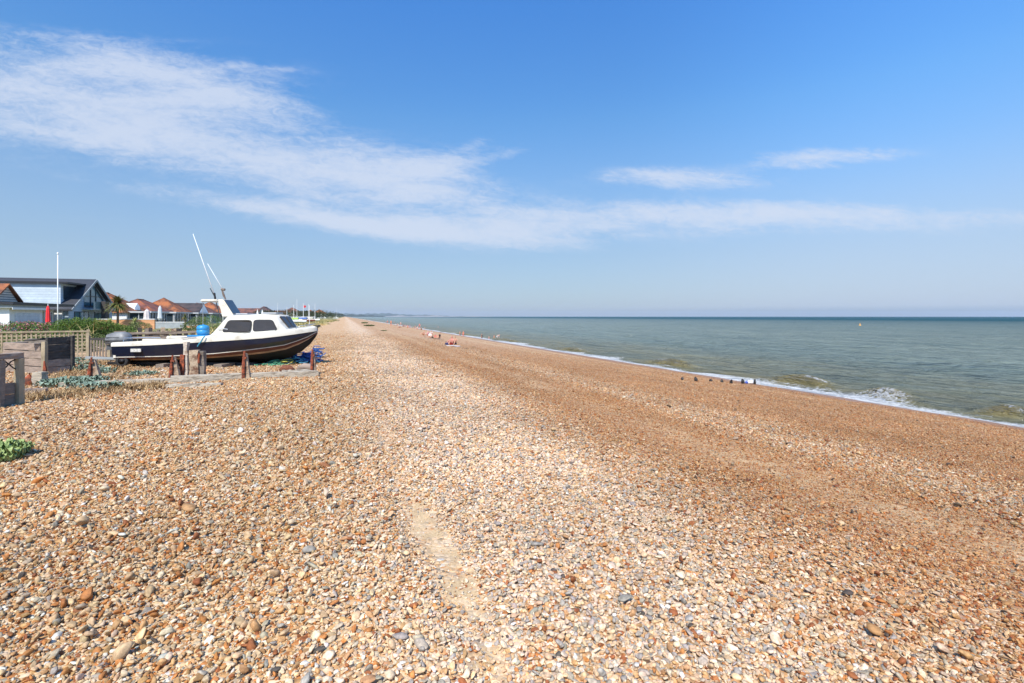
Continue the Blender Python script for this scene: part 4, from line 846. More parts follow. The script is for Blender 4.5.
for x in stx:
    hb = ip(x, [0, 1.6, 3, 4, 4.7, 5.3, 5.75, 6.1, 6.32, 6.44], [1.0, 1.1, 1.12, 1.05, .93, .74, .55, .34, .17, .03])
    sh = ip(x, [0, 1.2, 3, 4.5, 5.8, 6.44], [.79, .85, 1.0, 1.09, 1.2, 1.27]); bd = sh - ip(x, [0, 3, 5, 6.44], [.13, .19, .19, .15])
    ch = ip(x, [0, 1.5, 3, 4.3, 5.3, 6.0, 6.44], [.30, .33, .40, .53, .66, .86, 1.08]); kl = ip(x, [0, 3, 4.6, 5.2, 5.7, 6.1, 6.35, 6.44], [.02, .03, .10, .22, .42, .68, .93, 1.04])
    ch = max(ch, kl + .03); chb = hb * ip(x, [0, 4, 6.44], [.93, .86, .5]); lo = ch - (ch - kl) * .2; lo2 = lo - (ch - kl) * .12
    rows_ = [(hb - .06, sh), (hb, sh - .02), (hb + .015, sh - .07), (hb + .01, bd), (hb - .01, bd - .002), (hb - .02, (bd + ch) / 2), (chb, ch + .035), (chb, ch + .012), (chb * .955, ch - .04), (chb * .86, lo), (chb * .80, lo2), (0.02, kl)]
    mids = rows_[::-1]
    rings.append([Vector((CX(x), -y, z)) for y, z in rows_] + [Vector((CX(x), y, z)) for y, z in mids])
n = len(rings[0]); vs = [v for r_ in rings for v in r_]; fs = []; mis = []
mrow = [0, 0, 0, 0, 1, 1, 2, 3, 3, 4, 5]
for i in range(len(rings) - 1):
    for j in range(n - 1):
        fs.append((i * n + j, i * n + j + 1, (i + 1) * n + j + 1, (i + 1) * n + j)); jj = min(j, n - 2 - j); mis.append(mrow[jj] if jj < 11 else 5)
fs.append(tuple(range(n))); mis.append(1); fs.append(tuple((len(rings) - 1) * n + j for j in range(n))); mis.append(0)
hm = MB(); hm.v = vs; hm.f = fs; hm.mi = mis
hull = hm.build('hull', [m_gel, m_navy, m_gel, m_boot, m_tan, m_bott], boat, True)
hull.data.set_sharp_from_angle(angle=R(35))
# deck: aft well floor and covered foredeck
dk = MB(); top = [(x, ip(x, [0, 1.6, 3, 4, 4.7, 5.3, 5.75, 6.1, 6.32, 6.44], [1.0, 1.1, 1.12, 1.05, .93, .74, .55, .34, .17, .03]) - .065, ip(x, [0, 1.2, 3, 4.5, 5.8, 6.44], [.79, .85, 1.0, 1.09, 1.2, 1.27])) for x in stx]
rs = [[Vector((CX(x), -h_, z - .005)), Vector((CX(x), 0, z + .05 * (x > 3))), Vector((CX(x), h_, z - .005))] for x, h_, z in top if x >= 2.4]; dk.loft(rs, caps=False, closed=False)
dk.build('foredeck', m_gel, boat, True)
aft = MB(); rs = [[Vector((x, -h_ - .02, z + .006)), Vector((x, -h_ + .2, z + .006)), Vector((x, -h_ + .2, .35)), Vector((x, h_ - .2, .35)), Vector((x, h_ - .2, z + .006)), Vector((x, h_ + .02, z + .006))] for x, h_, z in top if x <= 2.4]; aft.loft(rs, caps=False, closed=False); aft.build('cockpit', m_gel, boat)
MB().box((.02, -.95, .3), (.1, .95, .78)).build('transom', m_gel, boat)
MB().box((.95, -1.0, .80), (1.9, -.80, .90)).box((.5, .75, .8), (1.6, 1.0, .92)).build('side_locker', m_gel, boat, bevel=.02)
MB().tube([(.35, -.95, .82), (.35, -.95, .92), (.9, -.95, .94), (1.5, -.95, .94), (1.5, -.95, .86)], .014, 6).build('grab_rail', m_steel, boat)
MB().box((.68, -1.105, .5), (1.0, -1.075, .6)).build('name_plate', mat('registration_plate', (.6, .58, .52), .6, .3, 25), hull)
MB().tube([(2.3, -1.16, .93), (2.75, -1.14, .96)], .01, 5).build('rubbing_strake', m_steel, hull)
# cabin: side profile -> lofted across the beam
def BW(cx, cy, Y):   # crop pixel of the profile -> boat-local at depth Y
    p = W(100 + cx / 4.267, 225 + cy / 4.267, Y); return Vector((p.x - bx0, p.y - YC, p.z))
prof = [(3.0, .97), (3.12, 1.12), (3.35, 1.42), (3.5, 1.60), (3.65, 1.63), (4.4, 1.66), (4.84, 1.64), (4.93, 1.60), (5.05, 1.42), (5.22, 1.2), (5.25, 1.1)]
hbw = [(.92, .90), (.92, .9), (.9, .9), (.86, .86), (.8, .8), (.8, .8), (.72, .72), (.68, .68), (.62, .62), (.5, .5), (.48, .48)]
cb = MB(); rings = []
for k, ((x, z)) in enumerate(prof):
    base = ip(x, [3, 4.2, 4.95, 5.4], [.94, .92, .66, .40]); tp_ = base - .10 * max(0, (z - 1.0) / .65); zb = ip(x, [3, 5.8], [.97, 1.16]) - .02
    zt = max(z, zb + .02)
    rings.append([Vector((x, -base, zb)), Vector((x, -tp_, zt - .05 if zt - zb > .1 else zt)), Vector((x, -tp_ + .07, zt)), Vector((x, 0, zt + .03)), Vector((x, tp_ - .07, zt)), Vector((x, tp_, zt - .05 if zt - zb > .1 else zt)), Vector((x, base, zb))])
cabin = cb.loft(rings, caps=True, closed=True).build('cabin', m_gel, boat, True); cabin.data.set_sharp_from_angle(angle=R(40))
def rpoly(pts, rad=.06, k=4):
    out_ = []; n = len(pts)
    for i in range(n):
        p, a_, b_ = Vector(pts[i]), Vector(pts[i - 1]), Vector(pts[(i + 1) % n]); u1 = (a_ - p).normalized() * rad; u2 = (b_ - p).normalized() * rad
        for j in range(k + 1): f = j / k; out_.append((p + u1) * (1 - f) ** 2 + p * 2 * f * (1 - f) + (p + u2) * f * f)
    return out_
def side_y(x, z): base = ip(x, [3, 4.2, 4.95, 5.4], [.94, .92, .66, .40]); return base - .10 * max(0, (z - 1.0) / .65)
for sg in (-1, 1):
    for wp in ([(3.42, 1.13), (4.27, 1.135), (4.27, 1.47), (3.6, 1.47)], [(4.36, 1.14), (5.0, 1.17), (4.84, 1.48), (4.36, 1.48)]):
        rp = rpoly([(x, 0, z) for x, z in wp], .085)
        big_ = rpoly([(x + (.02 if x > np.mean([q_[0] for q_ in wp]) else -.02), 0, z + (.02 if z > 1.3 else -.02)) for x, z in wp], .095)
        sm_ = MB().loft([[Vector((p.x, sg * (side_y(p.x, p.z) + d), p.z)) for p in big_] for d in (-.02, .010)]).build('side_window', m_rub, cabin)
        MB().loft([[Vector((p.x, sg * (side_y(p.x, p.z) + d), p.z)) for p in rp] for d in (-.02, .017)]).build('pane', m_tint, sm_)
# windscreen panes on the raked front
def front_pane(y0, y1, name='windscreen_pane'):
    a_ = [Vector((4.95, y0, 1.575)), Vector((4.95, y1, 1.575)), Vector((5.2, y1 * .8, 1.22)), Vector((5.2, y0 * .8, 1.22))]
    MB().prism(a_, (.03, 0, .035)).build(name, m_tint, cabin)
for y0, y1 in ((-.36, -.04), (.04, .36)): front_pane(y0, y1)
# raised steering screen
def prism_y(pts, y0, y1): return MB().prism([(x, y0, z) for x, z in pts], (0, y1 - y0, 0))
def Q(cx, cy): v = BW(cx, cy, 16.35); return (v.x, v.z)
ws = [Q(496, 318), Q(524, 316), Q(566, 382), Q(568, 392), Q(520, 394), Q(512, 360)]
whl = MB(); rr_ = []
whl.prism([(x, -.25, z) for x, z in ws], (0, .5, 0)); wh = whl.build('wheelhouse', m_gel, boat, bevel=.03)
m_bgl = mat('blue_grey_glass', (.06, .08, .10), .1, .1, 2, spec=.8)
MB().prism([Vector((Q(526, 320)[0] + .015, y, Q(526, 320)[1])) for y in (-.235, .235)] + [Vector((Q(563, 378)[0] + .015, y, Q(563, 378)[1])) for y in (.235, -.235)], (.012, 0, .01)).build('wheelhouse_windscreen', m_bgl, wh)
cn = Q(430, 322); cn2 = Q(505, 318); MB().box((cn[0], -.3, cn[1] - .05), (cn2[0], .3, cn[1] + .04)).build('canopy', m_gel, wh, bevel=.03)
MB().tube([(cn[0] + .07, -.25, cn[1] - .04), (cn[0] + .07, -.25, .36)], .012, 6).build('canopy_pole', m_steel, boat)
MB().tube([(cn2[0] - .06, -.26, cn2[1] - .1), (cn2[0] - .02, -.27, 1.9), (3.2, -.5, 1.3), (3.02, -.6, 1.0)], .018, 6).build('canopy_strut', m_rub, boat)
MB().box((3.52, -.35, 1.665), (3.9, .3, 1.70)).box((4.3, -.25, 1.69), (4.8, .25, 1.73)).build('roof_hatch', mat('pale_grey_plastic', (.5, .52, .54), .5, .05, 3), cabin, bevel=.01)
def ant(c0, c1, Y0, Y1, r0, r1, name):
    p, q_ = BW(*c0, Y0), BW(*c1, Y1); MB().tube([p, p.lerp(q_, .5), q_], [r0, (r0 + r1) / 2, r1], 6).build(name, m_wpaint, boat, True)
ant((490, 302), (397, 38), 16.4, 16.4, .018, .008, 'aerial'); ant((530, 285), (459, 165), 16.7, 16.7, .012, .007, 'aerial')
MB().tube([BW(470, 270, 16.3), BW(490, 308, 16.3)], .014, 5).tube([BW(488, 290, 16.4), BW(492, 318, 16.4)], .03, 6).build('aerial_bracket', m_rub, boat)
MB().tube([BW(520, 275, 16.7), BW(528, 300, 16.7), BW(536, 318, 16.7)], [.02, .035, .02], 6).tube([BW(518, 274, 16.7), BW(533, 276, 16.7)], .04, 8).build('mast_light', mat('bronze_fitting', (.16, .11, .08), .5, .2, 5), boat)
# bow rail, cleats
MB().tube([(5.5, -.40, 1.2), (5.6, -.34, 1.29), (5.92, -.1, 1.35), (5.98, 0, 1.36), (5.92, .1, 1.35), (5.6, .34, 1.29), (5.5, .40, 1.2)], .013, 6).build('bow_rail', m_steel, boat, True)
MB().box((5.92, -.05, 1.27), (6.12, .05, 1.31)).tube([(6.1, -.06, 1.29), (6.1, .06, 1.29)], .035, 8).build('bow_roller', m_rub, boat)
MB().box((3.1, -.975, 1.0), (3.25, -.93, 1.02)).tube([(3.3, -.93, 1.18), (3.45, -.93, 1.22), (3.6, -.93, 1.2)], .01, 5).build('grab_handle', m_steel, cabin)
# outboard motor
mo = empty('outboard_motor', (0, 0, -.05)); mo.parent = boat
m_mot = mat('grey_motor_cowl', (.20, .20, .20), .5, .2, 5)
x0, x1 = -.92, -.18
rings = []
for f, zl, zh, hw_ in ((0, .82, .92, .1), (.08, .74, 1.06, .17), (.35, .72, 1.13, .2), (.75, .72, 1.14, .2), (.93, .74, 1.08, .18), (1, .8, .98, .12)):
    x = x0 + (x1 - x0) * f; rings.append([Vector((x, -hw_, zl)), Vector((x, -hw_ * 1.05, (zl + zh) / 2)), Vector((x, -hw_ * .75, zh - .02)), Vector((x, 0, zh)), Vector((x, hw_ * .75, zh - .02)), Vector((x, hw_ * 1.05, (zl + zh) / 2)), Vector((x, hw_, zl)), Vector((x, 0, zl - .02))])
cow = MB().loft(rings).build('cowl', m_mot, mo, True)
MB().box((x0 + .03, -.218, .84), (x1 - .03, .218, .865)).box((x0 + .1, -.208, .95), (x1 - .2, .208, .965)).build('cowl_seam', m_rub, cow)
MB().loft([[Vector((x + dx, y, z)) for x, y in ((-.85, -.12), (-.3, -.12), (-.3, .12), (-.85, .12))] for z, dx in ((.71, 0), (.55, -.02))]).build('engine_mount', mat('dark_motor_grey', (.09, .095, .1), .5, .1, 4), mo)
MB().loft([[Vector((x * k - .5 + dx, y * k, z)) for x, y in ((-.16, -.05), (.16, -.05), (.16, .05), (-.16, .05))] for z, k, dx in ((.56, 1.2, 0), (.3, 1, -.1), (.22, .8, -.14))]).build('leg', MATS['dark_motor_grey'], mo)
MB().tube([(-.9, 0, .25), (-.45, 0, .27)], .05, 8).build('gearcase', MATS['dark_motor_grey'], mo)
MB().beam((-.3, 0, .6), (.08, 0, .7), .3, .12).build('bracket', MATS['dark_motor_grey'], mo)
# things in and under the boat
p = W(203, 334.5, 16.4); H = empty('blue_drum', (p.x, p.y, p.z - .02), 0, label='bright blue plastic drum standing in the cockpit of the boat', cat='drum'); H.scale = (.74, .74, .74)
m_blue = mat('blue_plastic', (.03, .25, .52), .4, .1, 5)
MB().tube([(0, 0, 0), (0, 0, .05), (0, 0, .13), (0, 0, .2), (0, 0, .215), (0, 0, .235), (0, 0, .25), (0, 0, .33), (0, 0, .40), (0, 0, .45)], [.2, .235, .25, .25, .235, .235, .25, .245, .22, .12], 18).build('drum_body', m_blue, H, True)
MB().tube([(.05, -.05, .452), (.05, -.05, .485)], .04, 10).build('cap', m_blue, H); MB().tube([(0, 0, .0), (0, 0, .012)], .3, 14).build('base_rim', m_blue, H)
p = W(198, 335.8, 15.8); tag(MB().box((-.3, -.12, 0), (.3, .12, .05)).build('blue_tray', m_blue, loc=(p.x, p.y, p.z - .03), bevel=.02), 'flat blue tray lying on the boat side deck below the drum', 'tray')
rp = [W(205, 336, 15.42), W(203, 338, 15.4), W(201.5, 341, 15.42), W(199, 344, 15.42), W(197.5, 346.5, 15.44)]
tag(MB().tube(rp, .018, 6).build('mooring_rope', mat('teal_rope', (.05, .3, .42), .8, .3, 20)), 'short teal rope hanging over the boat side', 'rope')
m_tyre = mat('tyre_rubber', (.02, .02, .021), .8, .2, 4)
tr = empty('boat_trailer', (bx0, YC, 0), 0, label='low black boat trailer wheels and frame under the stern', cat='trailer')
def wheel(x, y, r=.2):
    wv = []; 
    rg = [[Vector((x + rr0 * math.cos(a_ * math.pi / 10), y + dy, .2 + rr0 * math.sin(a_ * math.pi / 10))) for a_ in range(20)] for rr0, dy in ((r * .55, -.06), (r * .92, -.075), (r, -.04), (r, .04), (r * .92, .075), (r * .55, .06))]
    o = MB().loft(rg, caps=False).build('wheel', m_tyre, tr, True); MB().loft([rg_ for rg_ in [[Vector((x + rr0 * math.cos(a_ * math.pi / 10), y + dy, .2 + rr0 * math.sin(a_ * math.pi / 10))) for a_ in range(20)] for rr0, dy in ((r * .54, -.05), (r * .3, -.03), (r * .3, .03), (r * .54, .05))]]).build('rim', m_black, o, True)
wheel(.25, -.85); wheel(.25, .85)
MB().beam((-.5, -.5, .1), (4.2, -.35, .06), .07, .08).build('frame_rail', m_black, tr); MB().beam((-.5, .5, .1), (4.2, .35, .06), .07, .08).build('frame_rail', m_black, tr); MB().beam((.25, -.78, .14), (.25, .78, .14), .06, .06).build('axle', m_black, tr)
MB().beam((-1.0, -.75, .3), (.1, -.75, .26), .06, .07).build('tail_bar', m_grey, tr)
for i, (x, z) in enumerate(((1.6, .15), (3.4, .16))):
    q = on_ground(bx0 + x, YC - .5); tag(MB().beam((-.02, -.6, .06), (.02, .5, .06), .25, .13, .008, 4).build('keel_block', m_old, loc=q), ['timber keel block under the stern half of the hull', 'timber keel block under the middle of the hull'][i], 'timber block')

# rope heap by the bow
def heap(px, py, rx, ry, h, n, m_, seed, label, th=.016, lift=0):
    g_ = G(px, py); r_ = random.Random(seed); mb = MB()
    for i in range(n):
        a_ = r_.uniform(0, 6.28); cx, cy = r_.gauss(0, rx * .42), r_.gauss(0, ry * .42); R0 = r_.uniform(.07, .2); tl = r_.uniform(-.9, .9); cz = h * max(0, 1 - (cx / rx) ** 2 - (cy / ry) ** 2) * r_.uniform(.2, 1) + .03
        pts = []
        for k in range(14):
            t_ = a_ + k * .42; pts.append((cx + R0 * math.cos(t_) * (1 + .2 * math.sin(3 * t_)), cy + R0 * math.sin(t_), max(.015, cz + R0 * .7 * tl * math.sin(t_))))
        mb.tube(pts, th, 5)
    return tag(mb.build('rope_heap', m_, loc=g_, smooth=True), label, 'rope heap')
heap(303, 363, .55, .5, .34, 34, mat('blue_rope', (.03, .10, .34), .7, .3, 18), 1, 'heap of bright blue rope right of the bow')
heap(294, 363.5, .6, .4, .22, 20, mat('cyan_rope', (.06, .26, .40), .7, .3, 18), 2, 'lighter blue rope tangled under the bow')
heap(317, 358, .2, .25, .5, 12, mat('blue_rope_two', (.04, .14, .42), .7, .3, 18), 5, 'small blue rope coil topping the heap beside the last post')
heap(282, 364.5, .35, .3, .09, 10, mat('yellow_rope', (.5, .45, .08), .7, .3, 18), 3, 'yellow rope strands on shingle under the hull')
heap(271, 365.5, .4, .25, .07, 9, mat('green_rope', (.1, .35, .2), .7, .3, 18), 4, 'green rope strands on shingle, leftmost of the ropes')
p = G(309, 361, .0); H = empty('blue_fishing_crate', p, .3, label='deep blue plastic crate half buried in the rope heap', cat='crate')
q = MB(); q.box((-.2, -.15, 0), (.2, .15, .03)); q.box((-.2, -.15, .03), (-.17, .15, .3)); q.box((.17, -.15, .03), (.2, .15, .3)); q.box((-.17, -.15, .03), (.17, -.12, .3)); q.box((-.17, .12, .03), (.17, .15, .3)); q.build('crate_body', mat('deep_blue_plastic', (.02, .05, .42), .5, .1, 5), H)
MB().box((-.215, -.165, .301), (-.165, .165, .33)).box((.165, -.165, .301), (.215, .165, .33)).build('rim', mat('deep_blue_plastic', (.02, .05, .42)), H)

# ---------------------------------------------------------------- dinghy park
def dinghy(px, Y, mast, colr, label, mcol=m_wpaint, L=4.2, rz=0, cover=None):
    p = on_ground((px - 512) / F * Y, Y); H = empty('dinghy', p, rz, label=label, cat='dinghy', group='small boats parked on the back of the beach')
    rg = []
    for f in (0, .25, .5, .75, .92, 1):
        x = -L / 2 + L * f; hb = .75 * (1 - max(0, f - .35) ** 2 * 2.2) if f < 1 else .05; hb = max(hb, .05)
        rg.append([Vector((x, -hb, .75 + .12 * f)), Vector((x, -hb * .9, .5)), Vector((x, 0, .28 + .3 * max(0, f - .7))), Vector((x, hb * .9, .5)), Vector((x, hb, .75 + .12 * f))])
    MB().loft(rg).build('hull', colr, H, True)
    MB().box((-.9, -.7, .0), (-.8, -.6, .5)).box((-.9, .6, 0), (-.8, .7, .5)).box((1.1, -.05, 0), (1.2, .05, .5)).build('cradle', m_grey, H)
    if mast: MB().tube([(.5, 0, .7), (.5, 0, mast)], [.06, .04], 6).build('mast', mcol, H); MB().tube([(.45, 0, 1.5), (-1.7, 0, 1.4)], .05, 5).build('boom', m_wpaint, H)
    if cover: MB().prism([(-1.8, -.7, .9), (-1.8, .7, .9), (-1.8, 0, 1.35)], (3.4, 0, 0)).build('cover', cover, H)
    return H
m_cov = mat('blue_canvas', (.06, .12, .3), .8, .1, 3); m_covg = mat('green_canvas', (.3, .42, .08), .8, .1, 3)
dl = [(313.5, 150, 5.6, m_wpaint, 'dinghy with tall white mast, rightmost of the small boats', None), (301.5, 140, 5.4, m_wpaint, 'dinghy with white mast and red pennant height mast beside blue cover', m_cov),
      (295.5, 160, 7.2, m_wpaint, 'white dinghy with the tallest mast above the cabin windscreen', None), (291.5, 120, 4.4, m_wpaint, 'dinghy under a yellow-green cover behind the windscreen', m_covg),
      (285, 135, 4.2, m_grey, 'grey dinghy partly hidden by the cabin windscreen', None), (297.5, 105, 0, m_wpaint, 'white mastless boat hull nearest the cabin boat bow', None),
      (306.5, 128, 4.8, m_tileR, 'red-brown hulled dinghy right of the blue covered one', None), (276, 165, 6.2, m_wpaint, 'dinghy whose mast shows above the front of the cabin roof', m_cov),
      (261, 150, 3.8, m_wpaint, 'dinghy with furled white sail seen over the middle of the cabin roof', None), (256, 150, 3.9, m_wpaint, 'dinghy with furled white sail seen over the aft of the cabin roof', None), (336, 300, 6.6, m_wpaint, 'far dinghy with mast near the last houses', None)]
for i, (px, Y, mt, c_, lb, cv) in enumerate(dl): 
    H = dinghy(px, Y, mt, c_, lb, rz=random.uniform(-.6, .6), cover=cv)
    if i in (8, 9): MB().loft([[Vector((.5 + k * .35 - .15, 0.02, z)), Vector((.5 + k * .35, .2 * k, z)), Vector((.5 + k * .3, 0, z)), Vector((.5 - k * .35, -.2 * k, z))] for z, k in ((1.5, 1), (2.6, .7), (3.8, .1))]).build('sail', m_wpaint, H)
p = on_ground((309.5 - 512) / F * 62, 62); H = empty('marker_pole', p, 0, label='thin pale pole standing on the shingle beyond the boat bow', cat='pole')
MB().tube([(0, 0, 0), (0, 0, 3.0)], [.028, .022], 6).build('pole', m_wpaint, H); MB().tube([(0, 0, .0), (0, 0, .5)], .055, 6).build('base_sleeve', m_red, H)
p = on_ground((303.5 - 512) / F * 170, 170); H = empty('flag_staff', p, 0, label='thin staff with small red flag above the dinghy park', cat='flag'); MB().tube([(0, 0, 0), (0, 0, 5.6)], .05, 5).build('staff', m_wpaint, H); MB().prism([(0.05, 0, 4.6), (.8, .1, 4.7), (.85, 0, 5.3), (.05, 0, 5.4)], (0, .02, 0)).build('flag', mat('red_cloth', (.6, .04, .05), .8, .1, 3), H)

# ---------------------------------------------------------------- groyne stubs, buoy, litter at the waterline
m_wetwood = mat('wet_black_timber', (.03, .024, .02), .4, .3, 5, bump=.7)
for i, (px, py, h) in enumerate(((682, 380.3, .14), (696, 381.6, .24), (710.5, 381.5, .12), (722, 382.5, .17), (731, 383.5, .22), (743, 383.8, .3), (754.5, 384.2, .3), (767.5, 382, .2))):
    g_ = G(px, py); g_.z = max(g_.z, SEA - .12)
    o = MB().tube([(0, 0, -.15), (.01 * (-1) ** i, 0, h * .5), (.03 * (-1) ** i, .01, h * .85), (.05 * (-1) ** i, .02, h)], [.085, .08 + .01 * (i % 3), .06, .025], 7).build('groyne_stub', m_wetwood, loc=g_)
    tag(o, ['black timber stub standing highest up the beach', 'black timber stub, second from the dry end of the line', 'low black stub just above the swash', 'black stub at the edge of the swash', 'black stub half in the swash', 'black stub left of the white bag', 'black stub right of the white bag', 'black stub farthest out in the water'][i], 'post stub', 'worn groyne stubs crossing the waterline')
g_ = G(750, 384); g_.z = max(g_.z, SEA); H = empty('bag', g_, 0, label='white and blue bag caught between black groyne stubs', cat='bag')
MB().tube([(-.14, 0, .04), (-.04, 0, .12), (.1, 0, .12), (.17, 0, .05)], [.05, .12, .13, .06], 9).build('bag_body', m_wpaint, H, True); MB().tube([(-.3, 0, .03), (-.2, 0, .1), (-.12, 0, .08)], [.05, .1, .04], 8).build('blue_end', mat('blue_fabric', (.05, .1, .4), .7, .1, 4), H, True)
Yb = F * (CH - SEA) / (325.5 - HY); H = empty('marker_buoy', ((860 - 512) / F * Yb, Yb, SEA), 0, label='small orange-yellow marker buoy floating far out on the sea', cat='buoy'); H.scale = (.6, .6, .6)
m_oran = mat('orange_buoy', (.8, .38, .06), .5, .1, 3)
MB().tube([(0, 0, -.4), (0, 0, .1), (0, 0, .55), (0, 0, .8)], [.5, .75, .6, .2], 14).build('float', m_oran, H, True); MB().tube([(0, 0, .8), (0, 0, 1.7)], .08, 6).build('staff', m_oran, H); MB().box((-.3, -.03, 1.35), (.3, .03, 1.75)).build('top_mark', m_oran, H)
for i, (px, py) in enumerate(((473.5, 347.5), (465, 349))):
    tag(rosette('seaweed_clump', G(px, py), .28, .07, 14, m_tar, 90 + i, ['dark weed clump on the shingle right of the seated pair', 'small dark weed clump nearest the seated pair'][i]), cat='seaweed')

# ---------------------------------------------------------------- people
m_skin = [mat('tanned_skin', (.52, .27, .17), .6, .08, 8), mat('fair_skin', (.66, .40, .30), .6, .08, 8), mat('pink_sunburnt_skin', (.62, .26, .19), .6, .1, 8)]
m_hair = [mat('dark_brown_hair', (.03, .02, .015), .6, .2, 20), mat('blond_hair', (.35, .24, .1), .6, .2, 20)]
POSES = {}
def skel(pose):
    J = {}
    if pose == 'stand':
        J = dict(pelvis=(0, 0, .92), waist=(0, 0, 1.08), chest=(0, .01, 1.3), neck=(0, 0, 1.47), head=(0, .03, 1.60), crown=(0, .01, 1.70),
                 shL=(.17, 0, 1.40), elL=(.25, -.02, 1.13), wrL=(.25, .1, .90), haL=(.25, .15, .82), shR=(-.17, 0, 1.40), elR=(-.26, -.04, 1.13), wrR=(-.24, .06, .9), haR=(-.23, .1, .82),
                 hiL=(.1, 0, .88), knL=(.12, .05, .49), anL=(.12, -.03, .09), toL=(.13, .12, .03), hiR=(-.1, 0, .88), knR=(-.11, -.02, .49), anR=(-.12, -.06, .09), toR=(-.14, .09, .03))
    elif pose == 'sit':
        J = dict(pelvis=(0, 0, .12), waist=(0, -.05, .27), chest=(0, -.07, .48), neck=(0, -.04, .66), head=(0, .0, .79), crown=(0, 0, .89),
                 shL=(.17, -.05, .59), elL=(.26, .08, .40), wrL=(.16, .28, .42), haL=(.1, .34, .45), shR=(-.17, -.05, .59), elR=(-.25, .06, .40), wrR=(-.15, .27, .42), haR=(-.1, .33, .44),
                 hiL=(.1, .04, .13), knL=(.13, .40, .45), anL=(.12, .68, .08), toL=(.13, .82, .04), hiR=(-.1, .04, .13), knR=(-.13, .42, .42), anR=(-.13, .72, .08), toR=(-.14, .86, .04))
    elif pose == 'lie':
        J = dict(pelvis=(0, 0, .12), waist=(0, -.16, .12), chest=(0, -.38, .13), neck=(0, -.56, .14), head=(0, -.70, .15), crown=(0, -.8, .15),
                 shL=(.17, -.5, .13), elL=(.32, -.3, .08), wrL=(.30, -.08, .07), haL=(.28, 0, .06), shR=(-.17, -.5, .13), elR=(-.3, -.62, .09), wrR=(-.16, -.82, .08), haR=(-.1, -.86, .08),
                 hiL=(.1, .06, .11), knL=(.14, .46, .16), anL=(.12, .88, .07), toL=(.14, .95, .16), hiR=(-.1, .06, .11), knR=(-.13, .44, .38), anR=(-.12, .72, .07), toR=(-.13, .86, .04))
    elif pose == 'bend':
        J = dict(pelvis=(0, 0, .88), waist=(0, .12, .99), chest=(0, .34, 1.08), neck=(0, .5, 1.1), head=(0, .63, 1.1), crown=(0, .72, 1.08),
                 shL=(.17, .42, 1.06), elL=(.2, .46, .8), wrL=(.14, .56, .58), haL=(.12, .6, .5), shR=(-.17, .42, 1.06), elR=(-.2, .44, .8), wrR=(-.14, .5, .58), haR=(-.12, .54, .5),
                 hiL=(.1, 0, .84), knL=(.12, .08, .47), anL=(.12, -.02, .09), toL=(.13, .13, .03), hiR=(-.1, 0, .84), knR=(-.12, .02, .47), anR=(-.12, -.1, .09), toR=(-.14, .05, .03))
    return J
RAD = dict(pelvis=.14, waist=.115, chest=.145, neck=.055, head=.095, crown=.06, shL=.065, shR=.065, elL=.042, elR=.042, wrL=.03, wrR=.03, haL=.034, haR=.034, hiL=.1, hiR=.1, knL=.06, knR=.06, anL=.04, anR=.04, toL=.035, toR=.035)
EDG = [('pelvis', 'waist'), ('waist', 'chest'), ('chest', 'neck'), ('neck', 'head'), ('head', 'crown')] + [(a_ + s_, b_ + s_) for s_ in 'LR' for a_, b_ in (('sh', 'el'), ('el', 'wr'), ('wr', 'ha'), ('hi', 'kn'), ('kn', 'an'), ('an', 'to'))] + [('chest', 'shL'), ('chest', 'shR'), ('pelvis', 'hiL'), ('pelvis', 'hiR')]
def body_mesh(pose):
    if pose in POSES: return POSES[pose]
    J = skel(pose); nm = list(J); me = bpy.data.meshes.new('body'); me.from_pydata([J[k] for k in nm], [(nm.index(a_), nm.index(b_)) for a_, b_ in EDG], [])
    o = bpy.data.objects.new('tmp', me); COL.objects.link(o); md = o.modifiers.new('s', 'SKIN'); md.use_smooth_shade = True
    for i, k in enumerate(nm): me.skin_vertices[0].data[i].radius = (RAD[k], RAD[k] * (.75 if k in ('chest', 'waist', 'pelvis') else 1)); me.skin_vertices[0].data[i].use_root = (k == 'pelvis')
    md2 = o.modifiers.new('ss', 'SUBSURF'); md2.levels = 1; md2.render_levels = 1
    bpy.context.view_layer.update(); dg = bpy.context.evaluated_depsgraph_get(); m2 = bpy.data.meshes.new_from_object(o.evaluated_get(dg))
    COL.objects.unlink(o); bpy.data.objects.remove(o); m2.shade_smooth()
    co = np.zeros(len(m2.vertices) * 3); m2.vertices.foreach_get('co', co); co = co.reshape(-1, 3); no = np.array([v.normal[:] for v in m2.vertices])
    near = {k: np.linalg.norm(co[:, None] - np.array([J[k] for k in nm])[None], axis=2).argmin(1) for k in ('a',)}['a']
    POSES[pose] = (m2, co, no, np.array([nm[i] for i in near]), J); return POSES[pose]
def shell(pose, keys, off):
    m2, co, no, lab, J = body_mesh(pose); ok = np.isin(lab, keys); mb = MB(); idx = {}
    for p in m2.polygons:
        if all(ok[v] for v in p.vertices):
            ids = []
            for v in p.vertices:
                if v not in idx: idx[v] = len(mb.v); mb.v.append(tuple(co[v] + no[v] * off))
                ids.append(idx[v])
            mb.f.append(tuple(ids)); mb.mi.append(0)
    return mb
CL = {'red': (.6, .03, .06), 'black': (.012, .012, .014), 'white': (.75, .74, .72), 'orange': (.7, .22, .06), 'navy': (.02, .03, .1), 'pink': (.7, .2, .3), 'green': (.1, .3, .1), 'teal': (.05, .3, .35), 'grey': (.3, .3, .3), 'purple': (.2, .05, .2), 'blue': (.05, .15, .5)}
def cloth(c): return mat(c + '_cloth', CL[c], .8, .15, 8)
